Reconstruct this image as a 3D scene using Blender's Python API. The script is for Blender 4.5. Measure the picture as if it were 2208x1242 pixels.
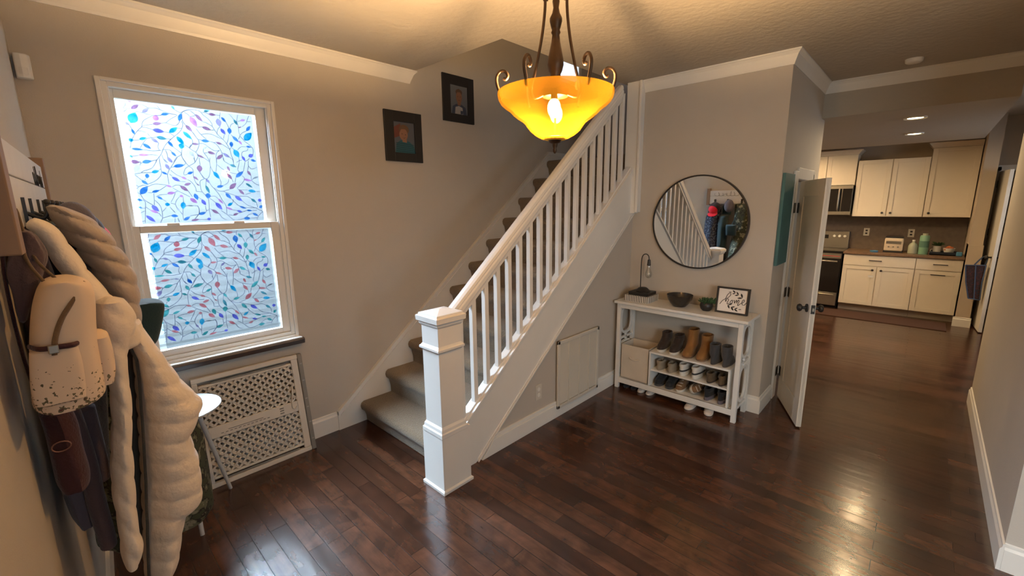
import bpy, bmesh, math, random
from mathutils import Vector, Matrix
for o in list(bpy.data.objects): bpy.data.objects.remove(o)
S = bpy.context.scene
COL = S.collection
PI = math.pi
# ------------------------------------------------------------------ camera
def make_camera():
    f, yaw, pitch, roll, h = 940.46, .7583, -.1921, -.0106, 1.702
    cy, sy, cp, sp = math.cos(yaw), math.sin(yaw), math.cos(pitch), math.sin(pitch)
    F = Vector((cy*cp, sy*cp, sp)); R = Vector((sy, -cy, 0)); U = R.cross(F)
    cr, sr = math.cos(roll), math.sin(roll)
    R, U = cr*R+sr*U, -sr*R+cr*U
    cam = bpy.data.cameras.new('camera'); o = bpy.data.objects.new('camera', cam); COL.objects.link(o)
    m = Matrix((R, U, -F)).transposed().to_4x4(); m.translation = (0, 0, h)
    o.matrix_world = m
    cam.sensor_width = 36; cam.lens = f/2208*36; cam.clip_start = .02; cam.clip_end = 100
    S.camera = o
make_camera()
S.view_settings.view_transform = 'Standard'; S.view_settings.look = 'None'
S.view_settings.gamma = 1; S.view_settings.use_curve_mapping = False
S.view_settings.exposure = 0.7
S.cycles.max_bounces = 10; S.cycles.diffuse_bounces = 5; S.cycles.glossy_bounces = 4
S.cycles.transmission_bounces = 6; S.cycles.transparent_max_bounces = 16
S.cycles.sample_clamp_indirect = 6; S.cycles.use_denoising = True
S.cycles.caustics_reflective = False; S.cycles.caustics_refractive = False
# ------------------------------------------------------------------ world and daylight
W = bpy.data.worlds.new('sky'); S.world = W; W.use_nodes = True
W.node_tree.nodes['Background'].inputs[0].default_value = (.80, .92, 1.0, 1)
W.node_tree.nodes['Background'].inputs[1].default_value = .7
def area(name, loc, look, sx, sy, power, color):
    l = bpy.data.lights.new(name, 'AREA'); l.shape = 'RECTANGLE'; l.size = sx; l.size_y = sy
    l.energy = power; l.color = color
    o = bpy.data.objects.new(name, l); COL.objects.link(o); o.location = loc
    o.rotation_euler = (Vector(look)-Vector(loc)).to_track_quat('-Z', 'Y').to_euler()
    return o
area('daylight_over_side_yard', (-.4, 5.0, 3.5), (.8, 3.1, 1.6), 4.2, 1.9, 4500, (.72, .88, 1.0))
area('added_entry_fill', (-1.5, -2.3, 1.9), (1.5, -.6, 1.0), 2.0, 1.6, 100, (1.0, .94, .84))  # fill added behind the camera to brighten mirror wall and console
area('added_front_fill', (.2, -4.5, 2.2), (.7, -3.3, 1.6), 1.4, 1.6, 55, (.74, .87, 1.0))  # added cool fill, unseen, to grey the back wall
area('added_passage_fill', (6.9, -2.5, 1.9), (6.9, -1.0, 1.5), 1.2, 1.0, 28, (.90, .94, 1.0))  # added fill lifting the hall, soffit and side passage
def point(name, loc, power, color, r, parent=None):
    l = bpy.data.lights.new(name, 'POINT'); l.energy = power; l.color = color; l.shadow_soft_size = r
    o = bpy.data.objects.new(name, l); COL.objects.link(o); o.location = loc
    return o
# ------------------------------------------------------------------ materials
def mat(name, col, rough=.6, metal=0, spec=.5, bump=0, bscale=60, var=0, vscale=8, sheen=0, coat=0, emit=None, estr=0, stretch=None):
    m = bpy.data.materials.new(name); m.use_nodes = True
    nt = m.node_tree; b = nt.nodes['Principled BSDF']
    b.inputs['Base Color'].default_value = (*col, 1); b.inputs['Roughness'].default_value = rough
    b.inputs['Metallic'].default_value = metal; b.inputs['Specular IOR Level'].default_value = spec
    b.inputs['Sheen Weight'].default_value = sheen; b.inputs['Coat Weight'].default_value = coat
    if emit: b.inputs['Emission Color'].default_value = (*emit, 1); b.inputs['Emission Strength'].default_value = estr
    tc = nt.nodes.new('ShaderNodeTexCoord'); mp = nt.nodes.new('ShaderNodeMapping')
    nt.links.new(tc.outputs['Object'], mp.inputs[0])
    if stretch: mp.inputs['Scale'].default_value = stretch
    n = nt.nodes.new('ShaderNodeTexNoise'); n.inputs['Scale'].default_value = vscale; n.inputs['Detail'].default_value = 4
    nt.links.new(mp.outputs[0], n.inputs['Vector'])
    mx = nt.nodes.new('ShaderNodeMix'); mx.data_type = 'RGBA'
    v = max(var, .03)
    mx.inputs[6].default_value = (*[c*(1-v) for c in col], 1); mx.inputs[7].default_value = (*[min(1, c*(1+v)) for c in col], 1)
    nt.links.new(n.outputs['Fac'], mx.inputs[0]); nt.links.new(mx.outputs[2], b.inputs['Base Color'])
    if bump:
        n2 = nt.nodes.new('ShaderNodeTexNoise'); n2.inputs['Scale'].default_value = bscale; n2.inputs['Detail'].default_value = 3
        nt.links.new(mp.outputs[0], n2.inputs['Vector'])
        bp = nt.nodes.new('ShaderNodeBump'); bp.inputs['Strength'].default_value = bump; bp.inputs['Distance'].default_value = .01
        nt.links.new(n2.outputs['Fac'], bp.inputs['Height']); nt.links.new(bp.outputs[0], b.inputs['Normal'])
    return m
def ramp(nt, stops):
    r = nt.nodes.new('ShaderNodeValToRGB'); e = r.color_ramp.elements
    while len(e) < len(stops): e.new(.5)
    for i, (p, c) in enumerate(stops): e[i].position = p; e[i].color = (*c, 1) if len(c) == 3 else c
    return r
M = {}
M['wall'] = mat('greige_paint', (.50, .455, .40), .75, bump=.12, bscale=220)
M['wallk'] = mat('kitchen_paint', (.50, .42, .33), .75, bump=.1, bscale=200)
M['ceil'] = mat('ceiling_paint', (.44, .40, .34), .85, bump=.5, bscale=22)
M['trim'] = mat('white_trim', (.76, .74, .70), .38)
M['frost_white'] = mat('white_lacquer', (.72, .70, .66), .42)
M['door'] = mat('door_paint', (.70, .67, .61), .45)
M['black'] = mat('black_metal', (.018, .016, .015), .45)
M['bronze'] = mat('aged_bronze', (.085, .05, .028), .42, metal=.75, var=.3, vscale=30)
M['carpet'] = mat('taupe_carpet', (.235, .175, .115), .95, spec=.1, bump=1.0, bscale=130, var=.45, vscale=150, sheen=.3)
M['sillwood'] = mat('dark_sill_wood', (.05, .035, .03), .35, var=.3, vscale=30)
M['vent'] = mat('vent_enamel', (.60, .56, .49), .5)
M['gate'] = mat('gate_plastic', (.66, .62, .55), .5)
M['gatedark'] = mat('gate_rail_plastic', (.22, .21, .19), .5)
M['tablewhite'] = mat('table_white', (.50, .53, .55), .3)
M['mirror'] = mat('mirror_silver', (.9, .91, .9), .01, metal=1)
M['counter'] = mat('brown_stone', (.20, .12, .07), .3, var=.5, vscale=60)
M['cab'] = mat('cabinet_white', (.74, .66, .54), .45)
M['steel'] = mat('brushed_steel', (.38, .35, .30), .32, metal=.9)
M['blackglass'] = mat('black_glass', (.01, .008, .008), .12)
M['splash'] = mat('backsplash_tile', (.15, .115, .09), .45, var=.3, vscale=18)
M['teal'] = mat('teal_sign_paint', (.05, .15, .16), .6, var=.3)
M['wood'] = mat('rack_walnut', (.24, .155, .10), .6, var=.4, vscale=14, stretch=(1, 1, .15))
M['whitewash'] = mat('whitewashed_plank', (.62, .63, .65), .6, var=.1, vscale=9)
M['paper'] = mat('white_board', (.80, .74, .68), .6)
M['ink'] = mat('black_paint', (.02, .017, .015), .6)
M['plant'] = mat('succulent_green', (.03, .075, .025), .6, var=.4, vscale=40)
M['rubber_white'] = mat('white_sole', (.66, .62, .55), .6)
M['siding'] = mat('neighbour_siding', (.15, .165, .18), .7); M['bounce_block'] = mat('dark_bounce_block', (.045, .03, .025), .9); M['grass'] = mat('side_yard_gravel', (.03, .04, .02), .9)  # the outer wall layer is an added dark sheet against bounced light
def glass(name, tint=(1, 1, 1), gloss=.1):
    m = bpy.data.materials.new(name); m.use_nodes = True; nt = m.node_tree; nt.nodes.clear()
    o = nt.nodes.new('ShaderNodeOutputMaterial'); t = nt.nodes.new('ShaderNodeBsdfTransparent'); g = nt.nodes.new('ShaderNodeBsdfGlossy')
    t.inputs[0].default_value = (*tint, 1); g.inputs['Roughness'].default_value = .02
    x = nt.nodes.new('ShaderNodeMixShader'); x.inputs[0].default_value = gloss
    nt.links.new(t.outputs[0], x.inputs[1]); nt.links.new(g.outputs[0], x.inputs[2]); nt.links.new(x.outputs[0], o.inputs[0])
    return m
M['glass'] = glass('window_glass', (.97, .99, 1), .05)
M['clearglass'] = glass('clear_bulb_glass', (.9, .9, .88), .15)
def film(name, col, fac):
    m = bpy.data.materials.new(name); m.use_nodes = True; nt = m.node_tree; nt.nodes.clear()
    o = nt.nodes.new('ShaderNodeOutputMaterial'); t = nt.nodes.new('ShaderNodeBsdfTransparent'); g = nt.nodes.new('ShaderNodeBsdfTranslucent')
    g.inputs[0].default_value = (*col, 1)
    x = nt.nodes.new('ShaderNodeMixShader'); x.inputs[0].default_value = fac
    nt.links.new(t.outputs[0], x.inputs[1]); nt.links.new(g.outputs[0], x.inputs[2]); nt.links.new(x.outputs[0], o.inputs[0])
    return m
M['film'] = film('frosted_film', (.0185, .0202, .0218), .42)
def tint(name, c):
    m = bpy.data.materials.new(name); m.use_nodes = True; nt = m.node_tree; nt.nodes.clear()
    o = nt.nodes.new('ShaderNodeOutputMaterial'); t = nt.nodes.new('ShaderNodeBsdfTransparent')
    t.inputs[0].default_value = (*c, 1)
    n = nt.nodes.new('ShaderNodeTexNoise'); n.inputs['Scale'].default_value = 22
    tc = nt.nodes.new('ShaderNodeTexCoord'); nt.links.new(tc.outputs['Object'], n.inputs['Vector'])
    r = ramp(nt, [(.35, c), (.75, tuple(min(1, x*1.6+.1) for x in c))])
    nt.links.new(n.outputs['Fac'], r.inputs[0]); nt.links.new(r.outputs[0], t.inputs[0]); nt.links.new(t.outputs[0], o.inputs[0])
    return m
TINT = dict(b=(.03, .20, .62), c=(.0, .36, .70), t=(.06, .30, .38), p=(.36, .16, .32), m=(.62, .22, .60), l=(.36, .30, .56),
            v=(.13, .13, .72), w=(.66, .64, .84), g=(.25, .27, .31), k=(.26, .26, .38), r=(.80, .20, .24), e=(.06, .40, .42))
for k, c in TINT.items(): M['f'+k] = tint('stained_film_'+k, c)
def shade_mat():
    m = bpy.data.materials.new('amber_alabaster_glass'); m.use_nodes = True; nt = m.node_tree; nt.nodes.clear()
    o = nt.nodes.new('ShaderNodeOutputMaterial'); t = nt.nodes.new('ShaderNodeBsdfTransparent'); g = nt.nodes.new('ShaderNodeBsdfTranslucent')
    d = nt.nodes.new('ShaderNodeBsdfGlossy'); d.inputs['Roughness'].default_value = .3; d.inputs[0].default_value = (.5, .4, .25, 1)
    e = nt.nodes.new('ShaderNodeEmission')
    n = nt.nodes.new('ShaderNodeTexNoise'); n.inputs['Scale'].default_value = 5; n.inputs['Detail'].default_value = 3
    tc = nt.nodes.new('ShaderNodeTexCoord'); nt.links.new(tc.outputs['Object'], n.inputs['Vector'])
    r = ramp(nt, [(.3, (.030, .0115, .0006)), (.7, (.040, .0165, .0012))])
    nt.links.new(n.outputs['Fac'], r.inputs[0]); nt.links.new(r.outputs[0], g.inputs[0]); t.inputs[0].default_value = (1, .93, .80, 1)
    x = nt.nodes.new('ShaderNodeMixShader'); x.inputs[0].default_value = SHADE_FAC
    y = nt.nodes.new('ShaderNodeMixShader'); y.inputs[0].default_value = .05
    a = nt.nodes.new('ShaderNodeAddShader')
    e.inputs[0].default_value = (1.0, .40, .025, 1); e.inputs[1].default_value = SHADE_GLOW
    nt.links.new(t.outputs[0], x.inputs[1]); nt.links.new(g.outputs[0], x.inputs[2])
    nt.links.new(x.outputs[0], y.inputs[1]); nt.links.new(d.outputs[0], y.inputs[2])
    nt.links.new(y.outputs[0], a.inputs[0]); nt.links.new(e.outputs[0], a.inputs[1])
    nt.links.new(a.outputs[0], o.inputs[0])
    return m
SHADE_FAC, SHADE_GLOW = .72, .16
LAMP_W, CAN_W = 245, 8.5
M['shade'] = shade_mat()
def emis(name, col, s):
    m = bpy.data.materials.new(name); m.use_nodes = True; nt = m.node_tree; nt.nodes.clear()
    o = nt.nodes.new('ShaderNodeOutputMaterial'); e = nt.nodes.new('ShaderNodeEmission')
    e.inputs[0].default_value = (*col, 1); e.inputs[1].default_value = s
    nt.links.new(e.outputs[0], o.inputs[0]); return m
M['bulb'] = emis('lit_bulb', (1, .72, .38), 60)
M['can'] = emis('lit_downlight', (1, .76, .42), 9)
M['redled'] = emis('red_display', (.8, .05, .03), .5)
def floor_mat():
    m = bpy.data.materials.new('cherry_stained_planks'); m.use_nodes = True; nt = m.node_tree; b = nt.nodes['Principled BSDF']
    L = nt.links.new
    tc = nt.nodes.new('ShaderNodeTexCoord'); sp = nt.nodes.new('ShaderNodeSeparateXYZ'); cb = nt.nodes.new('ShaderNodeCombineXYZ')
    L(tc.outputs['Object'], sp.inputs[0]); L(sp.outputs[1], cb.inputs[0]); L(sp.outputs[0], cb.inputs[1])
    br = nt.nodes.new('ShaderNodeTexBrick'); br.offset = .37; br.offset_frequency = 2; br.squash = 1.3; br.squash_frequency = 3
    br.inputs['Scale'].default_value = 1; br.inputs['Brick Width'].default_value = .78; br.inputs['Row Height'].default_value = .083
    br.inputs['Mortar Size'].default_value = .0016; br.inputs['Mortar Smooth'].default_value = .6; br.inputs['Bias'].default_value = -.1
    br.inputs['Color1'].default_value = (.036, .0135, .0075, 1); br.inputs['Color2'].default_value = (.098, .040, .021, 1)
    br.inputs['Mortar'].default_value = (.02, .007, .004, 1)
    L(cb.outputs[0], br.inputs['Vector'])
    mp = nt.nodes.new('ShaderNodeMapping'); mp.inputs['Scale'].default_value = (26, 2.4, 1); L(tc.outputs['Object'], mp.inputs[0])
    n = nt.nodes.new('ShaderNodeTexNoise'); n.inputs['Scale'].default_value = 1; n.inputs['Detail'].default_value = 6; n.inputs['Roughness'].default_value = .65
    L(mp.outputs[0], n.inputs['Vector'])
    n3 = nt.nodes.new('ShaderNodeTexNoise'); n3.inputs['Scale'].default_value = 6; n3.inputs['Detail'].default_value = 4; n3.inputs['Distortion'].default_value = 1.2
    L(tc.outputs['Object'], n3.inputs['Vector'])
    r = ramp(nt, [(.3, (.55, .55, .55)), (.72, (1.45, 1.45, 1.45))]); L(n.outputs['Fac'], r.inputs[0])
    r3 = ramp(nt, [(.35, (.6, .6, .6)), (.65, (1.35, 1.3, 1.25))]); L(n3.outputs['Fac'], r3.inputs[0])
    m1 = nt.nodes.new('ShaderNodeMix'); m1.data_type = 'RGBA'; m1.blend_type = 'MULTIPLY'; m1.inputs[0].default_value = .8
    m2 = nt.nodes.new('ShaderNodeMix'); m2.data_type = 'RGBA'; m2.blend_type = 'MULTIPLY'; m2.inputs[0].default_value = .8
    L(br.outputs['Color'], m1.inputs[6]); L(r.outputs[0], m1.inputs[7]); L(m1.outputs[2], m2.inputs[6]); L(r3.outputs[0], m2.inputs[7])
    L(m2.outputs[2], b.inputs['Base Color'])
    b.inputs['Roughness'].default_value = .23; b.inputs['Specular IOR Level'].default_value = .55
    b.inputs['Coat Weight'].default_value = .15; b.inputs['Coat Roughness'].default_value = .12
    bp = nt.nodes.new('ShaderNodeBump'); bp.inputs['Strength'].default_value = .9; bp.inputs['Distance'].default_value = .005; bp.invert = True
    L(br.outputs['Fac'], bp.inputs['Height'])
    n4 = nt.nodes.new('ShaderNodeTexNoise'); n4.inputs['Scale'].default_value = 1; n4.inputs['Detail'].default_value = 1
    mp4 = nt.nodes.new('ShaderNodeMapping'); mp4.inputs['Scale'].default_value = (13, 1.6, 1); L(tc.outputs['Object'], mp4.inputs[0]); L(mp4.outputs[0], n4.inputs['Vector'])
    b2 = nt.nodes.new('ShaderNodeBump'); b2.inputs['Strength'].default_value = .25; b2.inputs['Distance'].default_value = .006
    L(n4.outputs['Fac'], b2.inputs['Height']); L(bp.outputs[0], b2.inputs['Normal']); L(b2.outputs[0], b.inputs['Normal'])
    L(b2.outputs[0], b.inputs['Coat Normal'])
    return m
M['floor'] = floor_mat()
def cloth(name, col, var=.15, bump=.25, bscale=150, sheen=.2, vscale=6, rough=.85): return mat(name, col, rough, spec=.2, bump=bump, bscale=bscale, var=var, vscale=vscale, sheen=sheen)
M['puffer'] = cloth('cream_quilted_nylon', (.76, .67, .565), bump=.5, bscale=38, rough=.6)
M['puffer_shaded'] = cloth('shaded_cream_nylon', (.40, .34, .295), bump=.5, bscale=38, rough=.6)  # same cream nylon with shade put into the colour
M['navycloth'] = cloth('navy_cloth', (.022, .028, .045))
M['mauve'] = cloth('mauve_cloth', (.10, .068, .075))
M['maroon'] = cloth('maroon_leather', (.055, .018, .022), rough=.5)
M['lilac'] = cloth('grey_lilac_cloth', (.125, .105, .125))
M['tealcloth'] = cloth('dark_teal_cloth', (.02, .045, .055))
M['strap'] = cloth('tan_webbing', (.13, .085, .05))
M['lining'] = cloth('grey_lining', (.07, .065, .055))
M['redcap'] = cloth('red_cap_cloth', (.62, .012, .03))
M['greycap'] = cloth('grey_wool', (.12, .11, .14))
def patterned(name, base, cols, scale, thr=.55, zlim=None):
    m = bpy.data.materials.new(name); m.use_nodes = True; nt = m.node_tree; b = nt.nodes['Principled BSDF']
    tc = nt.nodes.new('ShaderNodeTexCoord'); n = nt.nodes.new('ShaderNodeTexNoise'); n.inputs['Scale'].default_value = scale; n.inputs['Detail'].default_value = 3
    nt.links.new(tc.outputs['Object'], n.inputs['Vector'])
    st = [(0, base), (thr, base)]
    for i, c in enumerate(cols): st.append((min(.99, thr+.02+i*.06), c))
    r = ramp(nt, st); r.color_ramp.interpolation = 'CONSTANT'
    if zlim:
        sp = nt.nodes.new('ShaderNodeSeparateXYZ'); nt.links.new(tc.outputs['Object'], sp.inputs[0])
        mr = nt.nodes.new('ShaderNodeMapRange'); mr.inputs[1].default_value = zlim[0]; mr.inputs[2].default_value = zlim[1]; mr.inputs[3].default_value = .03; mr.inputs[4].default_value = -.35
        nt.links.new(sp.outputs[2], mr.inputs[0])
        ad = nt.nodes.new('ShaderNodeMath'); nt.links.new(n.outputs['Fac'], ad.inputs[0]); nt.links.new(mr.outputs[0], ad.inputs[1])
        nt.links.new(ad.outputs[0], r.inputs[0])
    else: nt.links.new(n.outputs['Fac'], r.inputs[0])
    nt.links.new(r.outputs[0], b.inputs['Base Color']); b.inputs['Roughness'].default_value = .8
    return m
M['camo'] = patterned('green_camouflage_cloth', (.035, .045, .025), [(.012, .012, .010), (.10, .11, .07), (.20, .20, .15)], 22, .47)
M['camoblue'] = patterned('blue_speckled_cloth', (.015, .02, .04), [(.03, .06, .14), (.18, .2, .24), (.01, .01, .015)], 40, .5)
M['backpack'] = patterned('cream_floral_vinyl', (.74, .59, .455), [(.12, .095, .05), (.16, .15, .08), (.10, .03, .03)], 130, .53, (0.0, .21))
# ------------------------------------------------------------------ mesh helpers
class MB:
    def __init__(s): s.v = []; s.f = []; s.mi = []; s.cur = 0
    def add(s, vs, fs, mi=None):
        n = len(s.v); s.v += [tuple(p) for p in vs]; s.f += [tuple(i+n for i in f) for f in fs]
        s.mi += [s.cur if mi is None else mi]*len(fs); return s
    def box(s, x0, x1, y0, y1, z0, z1, mi=None):
        x0, x1 = min(x0, x1), max(x0, x1); y0, y1 = min(y0, y1), max(y0, y1); z0, z1 = min(z0, z1), max(z0, z1)
        vs = [(x, y, z) for z in (z0, z1) for y in (y0, y1) for x in (x0, x1)]
        return s.add(vs, [(0, 2, 3, 1), (4, 5, 7, 6), (0, 1, 5, 4), (2, 6, 7, 3), (0, 4, 6, 2), (1, 3, 7, 5)], mi)
    def prism(s, poly, ax, a, b, mi=None):
        # polygon in the plane normal to ax, swept a..b
        def P(p, t): return {'x': (t, p[0], p[1]), 'y': (p[0], t, p[1]), 'z': (p[0], p[1], t)}[ax]
        n = len(poly); vs = [P(p, a) for p in poly]+[P(p, b) for p in poly]
        fs = [tuple(range(n)), tuple(range(2*n-1, n-1, -1))]+[(i, i+n, (i+1) % n+n, (i+1) % n) for i in range(n)]
        return s.add(vs, fs, mi)
    def loft(s, rings, cap=True, mi=None):
        n = len(rings[0]); vs = [p for r in rings for p in r]; fs = []
        for i in range(len(rings)-1):
            for j in range(n): fs.append((i*n+j, i*n+(j+1) % n, (i+1)*n+(j+1) % n, (i+1)*n+j))
        if cap: fs.append(tuple(range(n))[::-1]); fs.append(tuple(range((len(rings)-1)*n, len(rings)*n)))
        return s.add(vs, fs, mi)
    def tube(s, pts, rad, n=10, mi=None, flat=None):
        pts = [Vector(p) for p in pts]
        if not hasattr(rad, '__len__'): rad = [rad]*len(pts)
        rings = []; up = None
        for i, p in enumerate(pts):
            d = (pts[min(i+1, len(pts)-1)]-pts[max(i-1, 0)]).normalized()
            if up is None:
                up = Vector((0, 0, 1)) if abs(d.z) < .9 else Vector((0, 1, 0))
            a = (up-d*up.dot(d)).normalized(); b = d.cross(a); up = a
            fl = flat or 1
            rings.append([tuple(p+a*math.cos(t*2*PI/n)*rad[i]+b*math.sin(t*2*PI/n)*rad[i]*fl) for t in range(n)])
        return s.loft(rings, True, mi)
    def lathe(s, prof, c, n=32, mi=None, ax='z', a0=0):
        rings = []
        for r, h in prof:
            ring = []
            for i in range(n):
                t = a0+i*2*PI/n; u, w = math.cos(t)*r, math.sin(t)*r
                ring.append({'z': (c[0]+u, c[1]+w, c[2]+h), 'x': (c[0]+h, c[1]+u, c[2]+w), 'y': (c[0]+w, c[1]+h, c[2]+u)}[ax])
            rings.append(ring)
        return s.loft(rings, True, mi)
    def ball(s, c, r, n=16, m=10, mi=None):
        if not hasattr(r, '__len__'): r = (r, r, r)
        rings = []
        for i in range(m+1):
            ph = -PI/2+PI*i/m; cc = max(math.cos(ph), .02)
            rings.append([(c[0]+r[0]*cc*math.cos(t*2*PI/n), c[1]+r[1]*cc*math.sin(t*2*PI/n), c[2]+r[2]*math.sin(ph)) for t in range(n)])
        return s.loft(rings, True, mi)
def rootloc(p):
    l = Vector((0, 0, 0))
    while p is not None: l += p.location; p = p.parent
    return l
def obj(name, mb, m, parent=None, bevel=0, smooth=False, base=None, sub=0, label=None, rot=None):
    me = bpy.data.meshes.new(name)
    off = rootloc(parent) if parent is not None else Vector(base or (0, 0, 0))
    me.from_pydata([tuple(Vector(p)-off) for p in mb.v], [], mb.f)
    ms = m if isinstance(m, (list, tuple)) else [m]
    for k in ms: me.materials.append(M[k] if isinstance(k, str) else k)
    if len(ms) > 1:
        for p, i in zip(me.polygons, mb.mi): p.material_index = i
    bm = bmesh.new(); bm.from_mesh(me); bmesh.ops.recalc_face_normals(bm, faces=bm.faces); bm.to_mesh(me); bm.free()
    if smooth:
        for p in me.polygons: p.use_smooth = True
    me.update()
    o = bpy.data.objects.new(name, me); COL.objects.link(o)
    if parent is not None: o.parent = parent
    else: o.location = off
    if bevel:
        b = o.modifiers.new('bevel', 'BEVEL'); b.width = bevel; b.segments = 2; b.limit_method = 'ANGLE'; b.angle_limit = .6
    if sub:
        b = o.modifiers.new('sub', 'SUBSURF'); b.levels = sub; b.render_levels = sub
    if label: o['label'] = label
    if smooth and not sub:
        try: me.set_sharp_from_angle(angle=math.radians(50))
        except Exception: pass
    return o
def thing(name, label, cat, loc=(0, 0, 0), group=None):
    o = bpy.data.objects.new(name, None); COL.objects.link(o); o.location = loc; o.empty_display_size = .05
    o['label'] = label; o['category'] = cat
    if group: o['group'] = group
    return o
def tag(o, label, cat, group=None, kind=None):
    if label: o['label'] = label
    if cat: o['category'] = cat
    if group: o['group'] = group
    if kind: o['kind'] = kind
    return o
def struct(name, mb, m, parent=None, bevel=0, base=None, smooth=False):
    o = obj(name, mb, m, parent, bevel, base=base, smooth=smooth)
    if parent is None: o['kind'] = 'structure'
    return o
def copy_tree(o, parent=None, loc=None, label=None):
    c = o.copy(); COL.objects.link(c)
    if parent is not None: c.parent = parent
    if loc is not None: c.location = loc
    if label: c['label'] = label
    for ch in list(o.children): copy_tree(ch, c)
    return c
def bez(pts, n=8):
    # Catmull-Rom through points
    P = [Vector(p) for p in pts]; out = []
    for i in range(len(P)-1):
        p0 = P[max(i-1, 0)]; p1 = P[i]; p2 = P[i+1]; p3 = P[min(i+2, len(P)-1)]
        for k in range(n):
            t = k/n
            out.append(.5*((2*p1)+(-p0+p2)*t+(2*p0-5*p1+4*p2-p3)*t*t+(-p0+3*p1-3*p2+p3)*t**3))
    out.append(P[-1]); return out
# ------------------------------------------------------------------ stained film data (mm)
LEAVES = """64,613,100,641,p.42 109,601,142,630,l.42 53,541,80,598,c.7 189,601,228,611,b.42 160,564,169,599,m.8 145,547,188,555,p.42 268,577,284,621,b.42 26,543,49,529,l.42 141,516,195,510,v.45 214,508,257,542,c.42 53,511,62,482,b.42 33,449,53,456,c.9 77,459,111,471,c.42 91,506,117,495,w.42 153,479,200,472,t.42 128,472,160,447,l.42 90,438,123,413,b.42 38,407,89,406,b.25 63,376,109,380,m.3 126,382,151,377,w.3 23,373,37,362,t.7 24,340,65,338,p.5 74,338,117,348,b.45 203,461,224,430,b.42 211,404,231,380,b.42 188,374,210,346,l.42 246,491,277,448,c.42 267,455,258,423,c.8 280,521,318,481,c.35 242,660,256,635,t.42 296,559,325,524,p.42 53,652,76,653,p.42 128,654,169,655,w.42 351,625,383,586,p.35 324,608,351,553,m.5 375,557,421,543,p.42 395,644,430,662,t.42 416,634,456,633,p.42 462,615,467,567,l.6 481,625,504,597,b.42 470,558,493,525,v.5 517,568,515,529,b.6 547,620,563,588,t.42 580,615,612,625,m.42 566,572,585,581,p.42 609,558,635,591,b.42 591,500,638,551,c.55 529,519,559,487,b.42 560,497,576,472,m.42 363,479,405,478,b.42 436,476,469,466,p.42 314,456,349,457,p.35 519,487,515,453,b.6 528,441,550,394,c.6 597,465,626,462,b.42 368,432,390,451,w.42 386,417,426,406,p.42 430,377,465,407,p.42 466,413,501,391,l.42 298,414,316,385,w.6 331,397,367,378,p.3 567,405,583,373,v.42 604,403,633,418,v.7 615,385,644,376,b.5 34,291,63,323,w.5 26,281,31,268,p.42 107,285,143,297,c.45 88,278,83,252,b.7 58,243,84,218,b.42 43,167,81,210,b.5 94,177,132,190,b.35 24,140,48,132,b.5 25,98,43,90,b.5 84,106,113,72,v.5 75,80,111,62,m.35 52,51,90,13,v.35 115,155,140,137,b.42 144,112,168,109,c.8 162,171,201,178,m.42 164,218,190,206,m.42 195,264,233,240,v.4 153,291,178,277,b.42 175,335,191,304,l.5 187,366,210,343,l.42 210,322,265,335,b.35 239,267,266,253,m.42 271,284,302,298,b.42 299,272,321,250,p.42 337,338,332,296,p.65 248,220,283,232,p.42 228,216,265,185,p.42 267,146,299,117,m.5 292,172,304,135,b.55 218,159,237,156,m.8 232,124,225,82,c.6 249,103,281,101,g.25 196,92,209,70,w.42 164,47,198,43,b.5 221,18,254,39,b.42 256,15,299,22,p.3 322,137,342,104,v.5 353,222,369,173,t.3 360,176,356,142,b.8 359,260,377,232,l.42 309,229,323,218,p.42 402,304,431,260,c.4 409,212,447,221,b.42 476,201,517,239,p.45 474,295,497,259,p.42 480,339,490,309,p.42 495,349,529,336,t.42 518,273,565,312,b.35 587,317,606,285,p.42 559,263,606,255,m.3 616,271,648,281,g.3 569,239,606,212,t.3 527,198,554,168,p.42 578,194,624,187,c.42 451,177,480,141,b.42 500,159,539,128,v.42 590,143,618,118,t.42 628,134,651,131,v.9 632,83,651,100,b.7 454,99,485,119,c.42 518,96,556,80,b.3 445,91,480,73,m.3 392,120,423,76,v.42 408,143,433,111,m.3 368,77,402,52,p.42 501,69,531,60,v.42 556,70,588,67,b.35 477,40,507,53,p.42 588,51,620,33,b.42 534,19,573,20,b.5 297,51,337,62,b.42 336,20,358,23,v.7"""
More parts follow.
